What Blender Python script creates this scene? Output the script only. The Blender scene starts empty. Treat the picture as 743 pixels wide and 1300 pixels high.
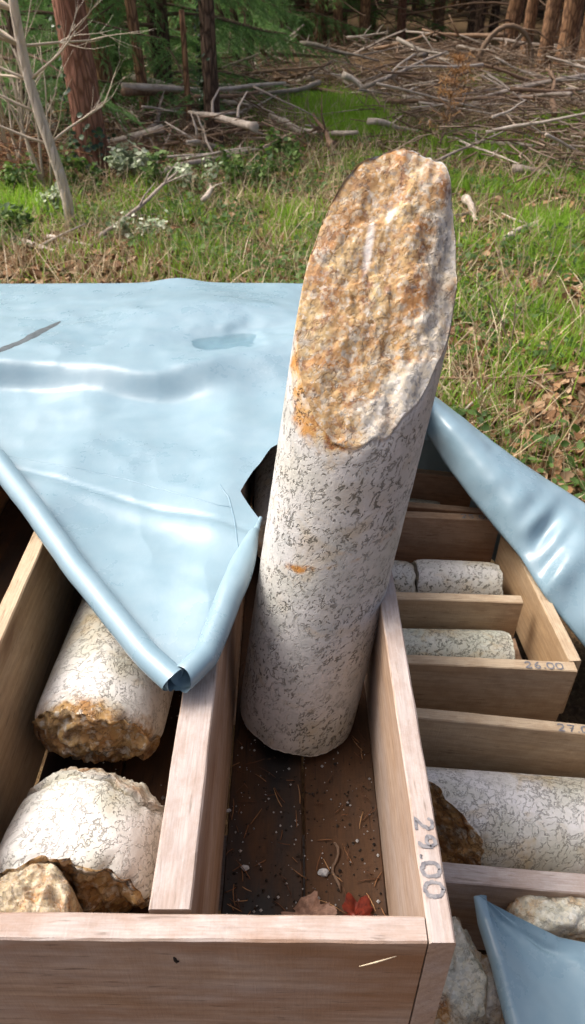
import bpy, math, random
import numpy as np
from mathutils import Vector, Matrix, noise as mn

# ------------------------------------------------------------------ camera, sky, sun
R = math.radians
FPX, PITCH, CAMZ = 941.0, R(36.25), 1.3
scene = bpy.context.scene
COL = scene.collection
cam_d = bpy.data.cameras.new('camera'); cam = bpy.data.objects.new('camera', cam_d); COL.objects.link(cam)
cam.location = (0, 0, CAMZ); cam.rotation_euler = (R(90) - PITCH, 0, 0)
cam_d.sensor_fit = 'VERTICAL'; cam_d.sensor_height = 24; cam_d.lens = 12 * FPX / 650
cam_d.clip_start = .02; cam_d.clip_end = 500
cam_d.dof.use_dof = True; cam_d.dof.focus_distance = .82; cam_d.dof.aperture_fstop = 9
scene.camera = cam
SUN_AZ, SUN_EL = R(-72), R(55)          # azimuth from +Y towards +X
w = bpy.data.worlds.new('World'); scene.world = w; w.use_nodes = True
nt = w.node_tree; sky = nt.nodes.new('ShaderNodeTexSky'); sky.sky_type = 'NISHITA'; sky.sun_disc = False
sky.sun_elevation = SUN_EL; sky.sun_rotation = SUN_AZ; sky.dust_density = 9.0; sky.air_density = .45; sky.ozone_density = .3
nt.links.new(sky.outputs[0], nt.nodes['Background'].inputs[0]); nt.nodes['Background'].inputs[1].default_value = .15
sd = bpy.data.lights.new('sun', 'SUN'); sd.energy = 1.5; sd.angle = R(24); sd.color = (1, .975, .94)
sun = bpy.data.objects.new('sun', sd); COL.objects.link(sun)
to_sun = Vector((math.sin(SUN_AZ) * math.cos(SUN_EL), math.cos(SUN_AZ) * math.cos(SUN_EL), math.sin(SUN_EL)))
sun.rotation_euler = to_sun.to_track_quat('Z', 'Y').to_euler()
scene.view_settings.view_transform = 'Standard'; scene.view_settings.look = 'None'
scene.view_settings.gamma = 1; scene.view_settings.use_curve_mapping = False
scene.view_settings.exposure = .78

rng = random.Random(7); nrg = np.random.default_rng(7)
def P(px, py, z):
    """where the sight line of a photograph pixel meets height z"""
    x = (px - 371.5) / FPX; y = (650 - py) / FPX
    d = Vector((x, math.cos(PITCH) + y * math.sin(PITCH), -math.sin(PITCH) + y * math.cos(PITCH)))
    return Vector((0, 0, CAMZ)) + d * ((z - CAMZ) / d.z)
def nz(v, s=1.0, o=0.0): return mn.noise(Vector(v) * s + Vector((o, o * 1.7, -o)))
def fbm(v, s=1.0, o=0.0, n=4):
    a = 0; k = 1; v = Vector(v) * s + Vector((o, -o, o * .5))
    for i in range(n): a += k * mn.noise(v); v = v * 2.03; k *= .5
    return a
def lerp(a, b, t): return a + (b - a) * t
def sstep(a, b, x):
    t = min(1, max(0, (x - a) / (b - a))); return t * t * (3 - 2 * t)
def interp(x, xs, ys): return float(np.interp(x, xs, ys))

# ------------------------------------------------------------------ object helpers
def mesh_np(name, V, F, attrs=None, smooth=True):
    """V (n,3); F list of faces or (m,k) array"""
    me = bpy.data.meshes.new(name)
    if isinstance(F, np.ndarray):
        V = np.asarray(V, np.float32); F = F.astype(np.int32)
        me.vertices.add(len(V)); me.vertices.foreach_set('co', V.ravel())
        m, k = F.shape
        me.loops.add(m * k); me.loops.foreach_set('vertex_index', F.ravel())
        me.polygons.add(m); me.polygons.foreach_set('loop_start', np.arange(0, m * k, k, dtype=np.int32))
        me.polygons.foreach_set('loop_total', np.full(m, k, np.int32))
        me.update(calc_edges=True)
    else:
        me.from_pydata([tuple(v) for v in V], [], F)
    if smooth: me.polygons.foreach_set('use_smooth', np.ones(len(me.polygons), bool))
    for an, av in (attrs or {}).items():
        a = me.attributes.new(an, 'FLOAT', 'POINT'); a.data.foreach_set('value', np.asarray(av, np.float32))
    me.update(); return me
def link(name, me, mat, parent=None):
    o = bpy.data.objects.new(name, me); COL.objects.link(o)
    if mat and me and not me.materials: me.materials.append(mat)
    if parent: o.parent = parent
    return o
def tag(o, label, cat, group=None, kind=None):
    if label: o['label'] = label
    if cat: o['category'] = cat
    if group: o['group'] = group
    if kind: o['kind'] = kind
    return o
def empty(name, loc=(0, 0, 0)):
    o = bpy.data.objects.new(name, None); COL.objects.link(o); o.location = loc; o.empty_display_size = .1
    return o
class MB:
    """collects vertices and faces for one mesh"""
    def __init__(s): s.v = []; s.f = []; s.t = []
    def add(s, vs, fs, t=0.0):
        n = len(s.v); s.v += [tuple(v) for v in vs]; s.f += [tuple(i + n for i in f) for f in fs]; s.t += [t] * len(vs)
    def tube(s, pts, rad, k=6, cap=True, t=0.0, rough=0):
        pts = [Vector(p) for p in pts]; n = len(pts); vs = []; fs = []
        up = Vector((.31, .2, .93))
        for i, p in enumerate(pts):
            d = (pts[min(i + 1, n - 1)] - pts[max(i - 1, 0)]).normalized()
            a = d.cross(up)
            if a.length < .05: a = d.cross(Vector((1, 0, 0)))
            a.normalize(); b = a.cross(d); r = rad[i] if hasattr(rad, '__len__') else rad
            for j in range(k):
                an = 2 * math.pi * j / k; rr = r * (1 + rough * (rng.random() - .5))
                vs.append(p + (a * math.cos(an) + b * math.sin(an)) * rr)
        for i in range(n - 1):
            for j in range(k): fs.append((i * k + j, i * k + (j + 1) % k, (i + 1) * k + (j + 1) % k, (i + 1) * k + j))
        if cap: fs.append(tuple(range(k))[::-1]); fs.append(tuple((n - 1) * k + j for j in range(k)))
        s.add(vs, fs, t)
    def build(s, name, mat, parent=None, smooth=True):
        me = mesh_np(name, s.v, s.f, {'tint': s.t}, smooth)
        return link(name, me, mat, parent)
def copy_tree(o, parent=None):
    c = o.copy(); COL.objects.link(c); c.parent = parent
    for ch in o.children: copy_tree(ch, c)
    return c

# ------------------------------------------------------------------ materials
class Mat:
    def __init__(s, name):
        s.m = bpy.data.materials.new(name); s.m.use_nodes = True; s.nt = s.m.node_tree; s.b = s.nt.nodes['Principled BSDF']
        s.out = s.nt.nodes['Material Output']
    def n(s, t, **k):
        nd = s.nt.nodes.new('ShaderNode' + t)
        for a, v in k.items(): setattr(nd, a, v)
        return nd
    def l(s, a, b): s.nt.links.new(a, b)
    def val(s, sock, v):
        if hasattr(v, 'is_linked') or hasattr(v, 'links'): s.l(v, sock)
        else: sock.default_value = v
    def coord(s, scale=(1, 1, 1), out='Object', rnd=0.0, rot=(0, 0, 0)):
        tc = s.n('TexCoord'); mp = s.n('Mapping'); mp.inputs['Scale'].default_value = scale; mp.inputs['Rotation'].default_value = rot
        s.l(tc.outputs[out], mp.inputs[0])
        if rnd:
            oi = s.n('ObjectInfo'); mu = s.n('Math', operation='MULTIPLY'); s.l(oi.outputs['Random'], mu.inputs[0]); mu.inputs[1].default_value = rnd
            cx = s.n('CombineXYZ')
            for i in range(3): s.l(mu.outputs[0], cx.inputs[i])
            s.l(cx.outputs[0], mp.inputs['Location'])
        return mp.outputs[0]
    def noise(s, co, scale, detail=4, rough=.55, dist=0, col=False):
        t = s.n('TexNoise'); s.l(co, t.inputs['Vector']); t.inputs['Scale'].default_value = scale; t.inputs['Detail'].default_value = detail
        t.inputs['Roughness'].default_value = rough; t.inputs['Distortion'].default_value = dist
        return t.outputs['Color' if col else 'Fac']
    def ramp(s, fac, stops, interp='LINEAR'):
        r = s.n('ValToRGB'); s.l(fac, r.inputs[0]); e = r.color_ramp.elements; r.color_ramp.interpolation = interp
        while len(e) < len(stops): e.new(.5)
        for i, (p, c) in enumerate(stops):
            e[i].position = p; e[i].color = (c, c, c, 1) if isinstance(c, (int, float)) else (*c, 1)
        return r.outputs[0]
    def mix(s, fac, a, b, mode='MIX'):
        m = s.n('MixRGB', blend_type=mode)
        for i, v in enumerate((fac, a, b)):
            if isinstance(v, tuple): m.inputs[i].default_value = (*v, 1)
            elif isinstance(v, (int, float)): m.inputs[i].default_value = v if i == 0 else (v, v, v, 1)
            else: s.l(v, m.inputs[i])
        return m.outputs[0]
    def math(s, op, a, b=0, clamp=False):
        m = s.n('Math', operation=op); m.use_clamp = clamp
        for i, v in enumerate((a, b)):
            if isinstance(v, (int, float)): m.inputs[i].default_value = v
            else: s.l(v, m.inputs[i])
        return m.outputs[0]
    def attr(s, name):
        a = s.n('Attribute'); a.attribute_name = name; return a.outputs['Fac']
    def warp(s, co, scale, amt):
        n_ = s.n('TexNoise'); s.l(co, n_.inputs['Vector']); n_.inputs['Scale'].default_value = scale; n_.inputs['Detail'].default_value = 3
        v = s.n('VectorMath', operation='SUBTRACT'); s.l(n_.outputs['Color'], v.inputs[0]); v.inputs[1].default_value = (.5, .5, .5)
        m = s.n('VectorMath', operation='SCALE'); s.l(v.outputs[0], m.inputs[0]); m.inputs['Scale'].default_value = amt
        a = s.n('VectorMath', operation='ADD'); s.l(co, a.inputs[0]); s.l(m.outputs[0], a.inputs[1]); return a.outputs[0]
    def bump(s, h, strength=.3, dist=.01, prev=None):
        b = s.n('Bump'); b.inputs['Strength'].default_value = strength; b.inputs['Distance'].default_value = dist; s.l(h, b.inputs['Height'])
        if prev is not None: s.l(prev, b.inputs['Normal'])
        return b.outputs[0]
    def done(s, color, rough=.7, normal=None, spec=.5, **k):
        s.val(s.b.inputs['Base Color'], (*color, 1) if isinstance(color, tuple) else color)
        s.val(s.b.inputs['Roughness'], rough); s.b.inputs['Specular IOR Level'].default_value = spec
        if normal is not None: s.l(normal, s.b.inputs['Normal'])
        for a, v in k.items(): s.val(s.b.inputs[a], v)
        return s.m
    def translucent(s, color, fac=.4):
        t = s.n('BsdfTranslucent'); s.val(t.inputs[0], (*color, 1) if isinstance(color, tuple) else color)
        mx = s.n('MixShader'); mx.inputs[0].default_value = fac
        s.l(s.b.outputs[0], mx.inputs[1]); s.l(t.outputs[0], mx.inputs[2]); s.l(mx.outputs[0], s.out.inputs[0]); return s.m

def wood(name, dark, light, pale_tone, stain=(.10, .055, .03), stain_amt=.5, wet=0.0, grain=1.0, stain_th=.56):
    """sawn softwood: local X runs along the grain; bleach is the paler colour of upward faces and weathered blotches"""
    m = Mat(name); co = m.coord((1, 1, 1), rnd=13.0)
    st = m.n('Mapping'); m.l(co, st.inputs[0]); st.inputs['Scale'].default_value = (.05, 1, 1); cs = st.outputs[0]
    cw = m.warp(cs, 14, .012)
    wv = m.n('TexWave', wave_type='BANDS', bands_direction='DIAGONAL'); m.l(cw, wv.inputs[0]); wv.inputs['Scale'].default_value = 42
    wv.inputs['Distortion'].default_value = 7.0; wv.inputs['Detail'].default_value = 3; wv.inputs['Detail Scale'].default_value = 1.2
    fine = m.noise(cs, 520, 3, .6); med = m.noise(cs, 90, 4, .6)
    g = m.mix(.6, wv.outputs['Fac'], med); g = m.mix(.4, g, fine)
    base = m.mix(m.ramp(g, [(.2, 0), (.8, 1)]), dark, light)
    # weathered / silvered blotches along the length
    bl = m.noise(m.coord((.35, 1, 1), rnd=5.0), 9, 5, .65)
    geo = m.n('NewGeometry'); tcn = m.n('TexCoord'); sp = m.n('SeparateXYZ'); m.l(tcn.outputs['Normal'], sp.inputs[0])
    top = m.ramp(sp.outputs[2], [(.55, 0), (.9, .85)])  # upward faces also take the paler tone
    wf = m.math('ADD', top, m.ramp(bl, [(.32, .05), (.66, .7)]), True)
    pale_mix = m.mix(m.ramp(fine, [(.3, 0), (.7, 1)]), tuple(c * .72 for c in pale_tone), pale_tone)
    base = m.mix(wf, base, pale_mix)
    sn = m.noise(m.coord((.22, 1, 1), rnd=9.0), 11, 5, .6, .4)
    sf = m.math('MULTIPLY', m.ramp(sn, [(stain_th, 0), (stain_th + .16, 1)]), stain_amt)
    base = m.mix(sf, base, stain)
    mo = m.noise(m.coord((.6, 1, 1), rnd=17.0), 38, 6, .75)
    base = m.mix(m.ramp(mo, [(.40, .3), (.56, 0)]), base, m.mix(.5, stain, dark))
    # dark pores and dirt flecks
    fl = m.noise(m.coord((.12, 1, 1), rnd=3.0), 240, 2, .5)
    base = m.mix(m.ramp(fl, [(.64, 0), (.74, .5)]), base, tuple(c * .35 for c in dark))
    # sparse knots
    vk = m.n('TexVoronoi', feature='F1'); mk = m.coord((.55, 1.3, 1.3), rnd=21.0); m.l(m.warp(mk, 30, .02), vk.inputs['Vector']); vk.inputs['Scale'].default_value = 4.2
    kf = m.ramp(vk.outputs['Distance'], [(.03, 1), (.06, .55), (.12, 0)])
    base = m.mix(m.math('MULTIPLY', kf, .7), base, (.16, .075, .03))
    saw = m.noise(m.coord((1, .06, .06), rnd=1.0), 420, 2, .5)
    h = m.mix(.45, g, saw)
    nr = m.bump(h, .4 * grain, .0016)
    nr = m.bump(m.noise(m.coord(), 900, 2), .25 * grain, .001, nr)
    ro = .78
    if wet: ro = m.ramp(sn, [(.4, .8), (.62, .5)])
    return m.done(base, ro, nr, .35)

M = {}
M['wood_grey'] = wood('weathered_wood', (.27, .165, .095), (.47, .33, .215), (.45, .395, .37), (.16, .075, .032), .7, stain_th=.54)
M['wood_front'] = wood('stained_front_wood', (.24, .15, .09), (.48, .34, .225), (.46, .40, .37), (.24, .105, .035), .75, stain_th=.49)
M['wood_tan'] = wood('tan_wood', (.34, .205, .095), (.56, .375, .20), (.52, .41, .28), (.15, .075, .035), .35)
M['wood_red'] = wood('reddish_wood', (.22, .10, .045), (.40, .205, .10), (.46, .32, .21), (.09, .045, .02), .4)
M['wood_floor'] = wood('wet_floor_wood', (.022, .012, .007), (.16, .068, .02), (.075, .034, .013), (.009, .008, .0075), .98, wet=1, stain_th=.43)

def granite(name, base=(.60, .59, .57), base2=(.44, .45, .43), scale=1.0, dark_amt=.85, rust=(.46, .19, .035), rust2=(.20, .065, .018), cream=(.52, .37, .16), crackw=1.0, lo=0.0, flakes=1.0, smudge=.45):
    m = Mat(name); co = m.coord((1, 1, 1), rnd=0)
    wp = m.warp(co, 45 * scale, .012)
    bl = m.noise(co, 26 * scale, 5, .65); big = m.noise(co, 9, 3, .5)
    col = m.mix(m.ramp(bl, [(.35, 0), (.7, 1)]), base, base2)
    col = m.mix(m.ramp(big, [(.48, 0), (.66, smudge)]), col, (.42, .42, .33)); col = m.mix(m.ramp(m.noise(co, 17 * scale, 4, .65, .6), [(.56, 0), (.68, smudge * .9)]), col, (.46, .36, .20))
    # chipped dark mica flakes: short broken squiggles
    m0_ = m.n('Mapping'); m.l(wp, m0_.inputs[0]); m0_.inputs['Rotation'].default_value = (.3, -.65, 0)
    mp = m.n('Mapping'); m.l(m0_.outputs[0], mp.inputs[0]); mp.inputs['Scale'].default_value = (1.5, 1.3, .75)
    patch = m.noise(co, 15 * scale, 3, .6)
    def squig(sc_, wd, off, lo):
        mo = m.n('Mapping'); m.l(mp.outputs[0], mo.inputs[0]); mo.inputs['Location'].default_value = (off, off * 2, -off)
        n_ = m.noise(mo.outputs[0], sc_ * scale, 3, .6, .3)
        a_ = m.math('ABSOLUTE', m.math('SUBTRACT', n_, .5))
        ln = m.ramp(a_, [(0, 1), (wd * .5 * crackw, .8), (wd * crackw, 0)])
        return m.math('MULTIPLY', ln, m.ramp(m.noise(mo.outputs[0], sc_ * 1.5 * scale, 2, .5), [(lo, 0), (lo + .05, 1)]))
    e = m.math('MAXIMUM', squig(62, .035, 3.1, .53 + lo), squig(85, .04, 7.7, .55 + lo))
    e = m.math('MULTIPLY', e, m.ramp(patch, [(.36, .3), (.55, 1)]))
    flk = m.noise(mp.outputs[0], 120 * scale, 3, .55, .8)
    f2 = m.math('MULTIPLY', m.ramp(flk, [(.60, 0), (.64, 1)]), m.ramp(patch, [(.38, .1 * flakes), (.6, .95 * flakes)]))
    dk = m.math('MAXIMUM', e, f2)
    rf = m.attr('rust'); wf = m.attr('white'); cp = m.attr('cap')
    vg = m.n('TexVoronoi', feature='F1'); m.l(m.warp(co, 120, .006), vg.inputs['Vector']); vg.inputs['Scale'].default_value = 300 * scale
    gr = m.n('SeparateColor'); m.l(vg.outputs['Color'], gr.inputs[0])
    gcol = m.ramp(gr.outputs[0], [(0, (.16, .15, .13)), (.25, (.42, .40, .35)), (.65, (.54, .46, .31)), (1, (.64, .62, .58))])
    col = m.mix(m.math('MULTIPLY', cp, .6), col, gcol)
    dk = m.math('MULTIPLY', dk, m.math('SUBTRACT', 1, m.math('MULTIPLY', cp, .55)))
    rn = m.noise(co, 38 * scale, 6, .7); rn2 = m.noise(co, 16 * scale, 4, .6, 1.0)
    rmask = m.math('ADD', rf, m.math('MULTIPLY', m.math('SUBTRACT', m.mix(.5, rn, rn2), .5), 2.6))
    rm = m.ramp(rmask, [(.35, 0), (.75, 1)])
    rm = m.math('MULTIPLY', rm, m.ramp(rf, [(.02, 0), (.25, 1)]))
    rc = m.mix(m.ramp(rn2, [(.38, 0), (.66, 1)]), cream, rust)
    rc = m.mix(m.ramp(m.noise(co, 55 * scale, 6, .75), [(.50, 0), (.62, .9)]), rc, rust2); rc = m.mix(m.ramp(m.noise(co, 30 * scale, 5, .7), [(.60, 0), (.70, .7)]), rc, (.34, .33, .31))
    rc = m.mix(m.ramp(m.noise(co, 95 * scale, 3, .6), [(.54, 0), (.66, .8)]), rc, (.55, .52, .45)); rc = m.mix(m.math('MULTIPLY', cp, .45), rc, m.mix(.7, gcol, rc, 'MULTIPLY')); rc = m.mix(m.math('MULTIPLY', cp, m.ramp(gr.outputs[1], [(.66, 0), (.76, .45)])), rc, gcol)
    col = m.mix(rm, col, rc)
    dcol = m.mix(rm, (.085, .08, .058), (.06, .03, .013))
    # faint rusty halo along some chips
    col = m.mix(m.math('MULTIPLY', m.ramp(patch, [(.55, 0), (.7, .35)]), .8), col, (.40, .31, .19))
    col = m.mix(m.math('MULTIPLY', dk, dark_amt), col, dcol)
    col = m.mix(wf, col, (.85, .85, .85))
    inv = m.math('SUBTRACT', 1, dk)
    hh = m.mix(.4, inv, m.noise(co, 160 * scale, 4, .65))
    nr = m.bump(hh, .75, .0028)
    return m.done(col, .72, nr, .35)
M['granite'] = granite('granite_core')
M['granite_bold'] = granite('granite_weathered', (.70, .695, .68), (.53, .52, .48),   .75, .52, lo=-.10, crackw=.62, flakes=.35, smudge=.7, rust=(.30, .13, .035), rust2=(.10, .045, .018), cream=(.38, .25, .10))
M['granite_yellow'] = granite('granite_yellow', (.58, .48, .30), (.50, .36, .17), 1.6, .5, cream=(.6, .5, .3))
M['granite_green'] = granite('granite_greenish', (.58, .59, .52), (.40, .44, .36), .9, .7, crackw=.8, lo=-.06, flakes=.5, smudge=.7)

def tarp_mat():
    m = Mat('blue_grey_tarp'); co = m.coord()
    n1 = m.noise(co, 6, 4, .6); n2 = m.noise(co, 60, 4, .6); n3 = m.noise(co, 420, 2, .5)
    col = m.mix(m.ramp(n1, [(.3, 0), (.7, 1)]), (.185, .295, .365), (.22, .335, .40))
    dust = m.ramp(m.noise(co, 28, 5, .7), [(.35, 0), (.8, .3)])
    col = m.mix(dust, col, (.34, .43, .48))
    col = m.mix(m.ramp(m.noise(co, 130, 2, .5), [(.80, 0), (.82, .8)]), col, (.10, .09, .07))
    ro = m.ramp(n1, [(.3, .20), (.7, .36)]); ro = m.mix(dust, ro, .5)
    wr = m.warp(m.coord((1, .55, 1)), 8, .1)
    nr = m.bump(m.noise(wr, 7, 2, .5), .22, .012)
    nr = m.bump(m.noise(wr, 38, 3, .55, .5), .10, .004, nr)
    nr = m.bump(n3, .05, .0006, nr)
    return m.done(col, ro, nr, .6)
M['tarp'] = tarp_mat()
def plain(name, c1, c2, scale, rough=.8, bump=.3, bd=.004, stretch=(1, 1, 1), rnd=7.0, spec=.3):
    m = Mat(name); co = m.coord(stretch, rnd=rnd); n1 = m.noise(co, scale, 5, .65)
    return m.done(m.mix(m.ramp(n1, [(.32, 0), (.68, 1)]), c1, c2), rough, m.bump(n1, bump, bd), spec)
M['ink'] = plain('marker_ink', (.10, .10, .115), (.24, .235, .24), 260, .6, .1, .0005)
M['streak'] = plain('dirt_streak', (.045, .058, .066), (.10, .125, .14), 90, .7, .3, .001)
M['crease'] = plain('creased_film', (.16, .26, .33), (.20, .31, .38), 60, .4, .1, .001)
M['pebble'] = plain('pebble', (.25, .26, .28), (.5, .5, .5), 200, .8)
def tintmat(name, stops, rough=.7, trans=0.0, tcol=None, spec=.3, jitter=.0):
    m = Mat(name); t = m.attr('tint'); c = m.ramp(t, stops)
    if jitter: c = m.mix(jitter, c, m.ramp(m.noise(m.coord(), 35, 2), [(.3, tuple(x * .5 for x in stops[0][1])), (.7, stops[-1][1])]))
    m.done(c, rough, None, spec)
    if trans:
        tc = m.mix(.75, c, tcol) if tcol else c
        return m.translucent(tc, trans)
    return m.m
M['grass'] = tintmat('grass_blades', [(0, (.06, .12, .02)), (.45, (.12, .21, .03)), (.75, (.20, .36, .04)), (1, (.34, .52, .07))], .55, .42, (.30, .52, .04))
M['straw'] = tintmat('dry_straw', [(0, (.26, .19, .10)), (.5, (.44, .34, .20)), (1, (.66, .56, .40))], .7, .2)
M['leaf_litter'] = tintmat('leaf_litter', [(0, (.10, .05, .022)), (.4, (.20, .105, .045)), (.75, (.34, .20, .10)), (1, (.46, .33, .21))], .75, .12)
M['herb'] = tintmat('herb_leaves', [(0, (.035, .075, .022)), (.5, (.075, .14, .035)), (.85, (.14, .22, .06)), (1, (.26, .32, .12))], .6, .3, (.18, .33, .05), .25)
M['ivy'] = tintmat('ivy_leaves', [(0, (.012, .032, .018)), (.6, (.03, .068, .028)), (1, (.07, .13, .05))], .35, .15, None, .5)
M['pale_leaf'] = tintmat('pale_leaves', [(0, (.18, .27, .12)), (.4, (.40, .47, .30)), (1, (.66, .70, .55))], .5, .2)
M['needles'] = tintmat('spruce_needles', [(0, (.06, .13, .05)), (.5, (.13, .25, .09)), (1, (.26, .42, .15))], .55, .5, (.22, .42, .12))
M['dry_needles'] = tintmat('dry_needles', [(0, (.07, .03, .015)), (.5, (.20, .085, .035)), (1, (.42, .24, .11))], .6)
M['rust_needles'] = tintmat('dead_conifer_needles', [(0, (.36, .17, .06)), (1, (.62, .38, .17))], .7, .25)
M['twig'] = tintmat('dead_twigs', [(0, (.10, .06, .04)), (.5, (.22, .15, .10)), (1, (.42, .33, .25))], .8)
def bark(name, c1, c2, c3, sx=1.0, plates=True):
    m = Mat(name); co = m.coord((1, 1, .22), rnd=5.0)
    vo = m.n('TexVoronoi', feature='DISTANCE_TO_EDGE'); m.l(m.warp(co, 12 * sx, .05), vo.inputs['Vector']); vo.inputs['Scale'].default_value = 26 * sx
    n1 = m.noise(co, 20 * sx, 6, .7); ed = m.ramp(vo.outputs['Distance'], [(0, 0), (.18, 1)])
    c = m.mix(m.ramp(n1, [(.3, 0), (.7, 1)]), c1, c2)
    if plates: c = m.mix(ed, c3, c)
    return m.done(c, .85, m.bump(m.mix(.5, ed, n1), .9, .02), .2)
M['bark_pine'] = bark('pine_bark', (.23, .105, .07), (.37, .20, .14), (.17, .08, .05))
M['bark_dark'] = bark('dark_bark', (.10, .065, .045), (.20, .135, .095), (.045, .03, .022))
M['bark_brown'] = bark('brown_bark', (.26, .14, .075), (.42, .25, .14), (.12, .065, .04))
M['bark_pale'] = bark('pale_bark', (.58, .51, .41), (.76, .69, .58), (.3, .25, .19), 1.0, False)
M['stick_pale'] = plain('bleached_stick', (.34, .28, .22), (.60, .53, .46), 25, .85, .4, .004, (1, 1, 1))
M['stick_brown'] = plain('brown_stick', (.15, .09, .055), (.30, .20, .13), 25, .85, .4, .004)
M['stick_grey'] = plain('grey_stick', (.22, .18, .15), (.40, .34, .29), 25, .85, .4, .004)
M['redleaf'] = plain('red_leaf', (.07, .012, .008), (.20, .03, .015), 160, .45, .3, .001)
M['tanleaf'] = plain('faded_leaf', (.16, .09, .065), (.34, .21, .15), 160, .6, .3, .001)
def ground_mat():
    m = Mat('forest_ground'); co = m.coord()
    a = m.noise(co, 1.3, 6, .65); b = m.noise(co, 14, 6, .7); c = m.noise(co, 60, 4, .7)
    soil = m.mix(m.ramp(b, [(.3, 0), (.7, 1)]), (.055, .032, .018), (.17, .095, .05))
    soil = m.mix(m.ramp(c, [(.5, 0), (.7, .8)]), soil, (.27, .17, .095))
    moss = m.mix(m.ramp(c, [(.3, 0), (.7, 1)]), (.035, .06, .012), (.12, .16, .03))
    g = m.math('MULTIPLY', m.attr('green'), m.ramp(b, [(.36, 0), (.58, 1)]))
    col = m.mix(g, soil, moss)
    return m.done(col, .9, m.bump(m.mix(.5, b, c), .8, .03), .2)
M['ground'] = ground_mat()
def water_mat():
    m = Mat('rain_water'); co = m.coord(); nr = m.bump(m.noise(co, 30, 2), .3, .004)
    tr = m.n('BsdfTransparent'); tr.inputs[0].default_value = (.88, .93, .95, 1); gl = m.n('BsdfGlossy'); gl.inputs['Roughness'].default_value = .04; m.l(nr, gl.inputs['Normal'])
    fr = m.n('Fresnel'); fr.inputs[0].default_value = 1.33; m.l(nr, fr.inputs['Normal']); mx = m.n('MixShader'); m.l(fr.outputs[0], mx.inputs[0])
    m.l(tr.outputs[0], mx.inputs[1]); m.l(gl.outputs[0], mx.inputs[2]); m.l(mx.outputs[0], m.out.inputs[0]); return m.m
M['water'] = water_mat()

# ------------------------------------------------------------------ ground
def gz(x, y):
    near = sstep(1.8, 3.2, abs(y - .7) + abs(x) * .6)
    z = .05 * fbm((x, y, 0), .55, 3.1, 3) * near + .10 * sstep(6.5, 9, y) * fbm((x, y, 0), .35, 8.2, 3)
    if y > 15: z += (y - 15) * .012
    return z
def axis_pts(lo, hi, mid0, mid1, fine, n):
    a = list(np.arange(mid0, mid1, fine)); k = np.linspace(0, 1, n) ** 2.2
    return [mid0 - (mid0 - lo) * t for t in k[::-1][:-1]] + a + [mid1 + (hi - mid1) * t for t in k]
xs = axis_pts(-220, 220, -8, 9, .14, 22); ys = axis_pts(-120, 320, -3, 18, .14, 22)
green_spots = [(440, 140, 1.1, 1.4), (425, 165, .8, 1.2), (610, 260, .9, 1.3), (690, 320, 1.1, 1.0), (720, 420, .8, .9), (620, 400, .6, .8), (500, 330, .9, .9),
               (600, 190, .9, .8), (735, 110, 1.3, .8), (520, 250, 1.0, .7), (330, 310, .7, .4), (60, 260, .8, .5), (180, 290, 1.0, .5), (10, 300, .8, .5), (395, 125, .7, 1.0), (655, 100, .9, .6), (680, 210, .6, .7)]
GS = [(P(a, b, 0).x, P(a, b, 0).y, r, s) for a, b, r, s in green_spots]
def greenness(x, y): return min(1.6, sum(s * math.exp(-(((x - a) / r) ** 2 + ((y - b) / (r * 1.3)) ** 2)) for a, b, r, s in GS))
V = []; G = []
for y in ys:
    for x in xs: V.append((x, y, gz(x, y))); G.append(min(1, .15 + greenness(x, y)))
nx = len(xs); idx = np.arange(len(V)).reshape(len(ys), nx)
F = np.stack([idx[:-1, :-1], idx[:-1, 1:], idx[1:, 1:], idx[1:, :-1]], -1).reshape(-1, 4)
tag(link('ground', mesh_np('ground', np.array(V), F, {'green': G}), M['ground']), 'forest clearing ground of brown litter, moss and soil', None, kind='structure')

# ------------------------------------------------------------------ boards and core boxes
def board_mesh(L, th, h, seed, bow=.0008):
    n = max(8, int(L / .025)); c = .0016; hy = th / 2
    sec = [(-hy, -c), (-hy + c, 0), (0, 0), (hy - c, 0), (hy, -c), (hy, -h * .5), (hy, -h + c), (hy - c, -h), (-hy + c, -h), (-hy, -h + c), (-hy, -h * .5)]
    k = len(sec); vs = []; fs = []
    for i in range(n + 1):
        x = -L / 2 + L * i / n; b = bow * math.sin(math.pi * i / n) * (1 if seed % 2 else -1)
        for j, (y, z) in enumerate(sec):
            o = .0007 if 0 < i < n else .0003
            q = (x * 9, y * 40 + seed, z * 30)
            vs.append((x, y + b + o * nz(q, 3, seed), z + (o * 1.1 * nz(q, 5, seed + 7) if z > -.01 else 0)))
    for i in range(n):
        for j in range(k): fs.append((i * k + j, (i + 1) * k + j, (i + 1) * k + (j + 1) % k, i * k + (j + 1) % k))
    fs.append(tuple(range(k))); fs.append(tuple(n * k + j for j in range(k))[::-1])
    return mesh_np('board', vs, fs, smooth=False)
bseed = [0]
def board(name, parent, p0, p1, th, h, mat, up=Vector((0, 0, 1))):
    """a plank whose top centre line runs p0 to p1 (world), hanging h below it"""
    bseed[0] += 1
    p0 = Vector(p0); p1 = Vector(p1); X = (p1 - p0).normalized(); Y = up.cross(X).normalized(); Z = X.cross(Y)
    o = link(name, board_mesh((p1 - p0).length, th, h, bseed[0]), mat)
    mw = Matrix((X, Y, Z)).transposed().to_4x4(); mw.translation = (p0 + p1) / 2
    pl = Matrix.Translation(-parent.location)
    o.parent = parent; o.matrix_local = pl @ mw
    return o
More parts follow.
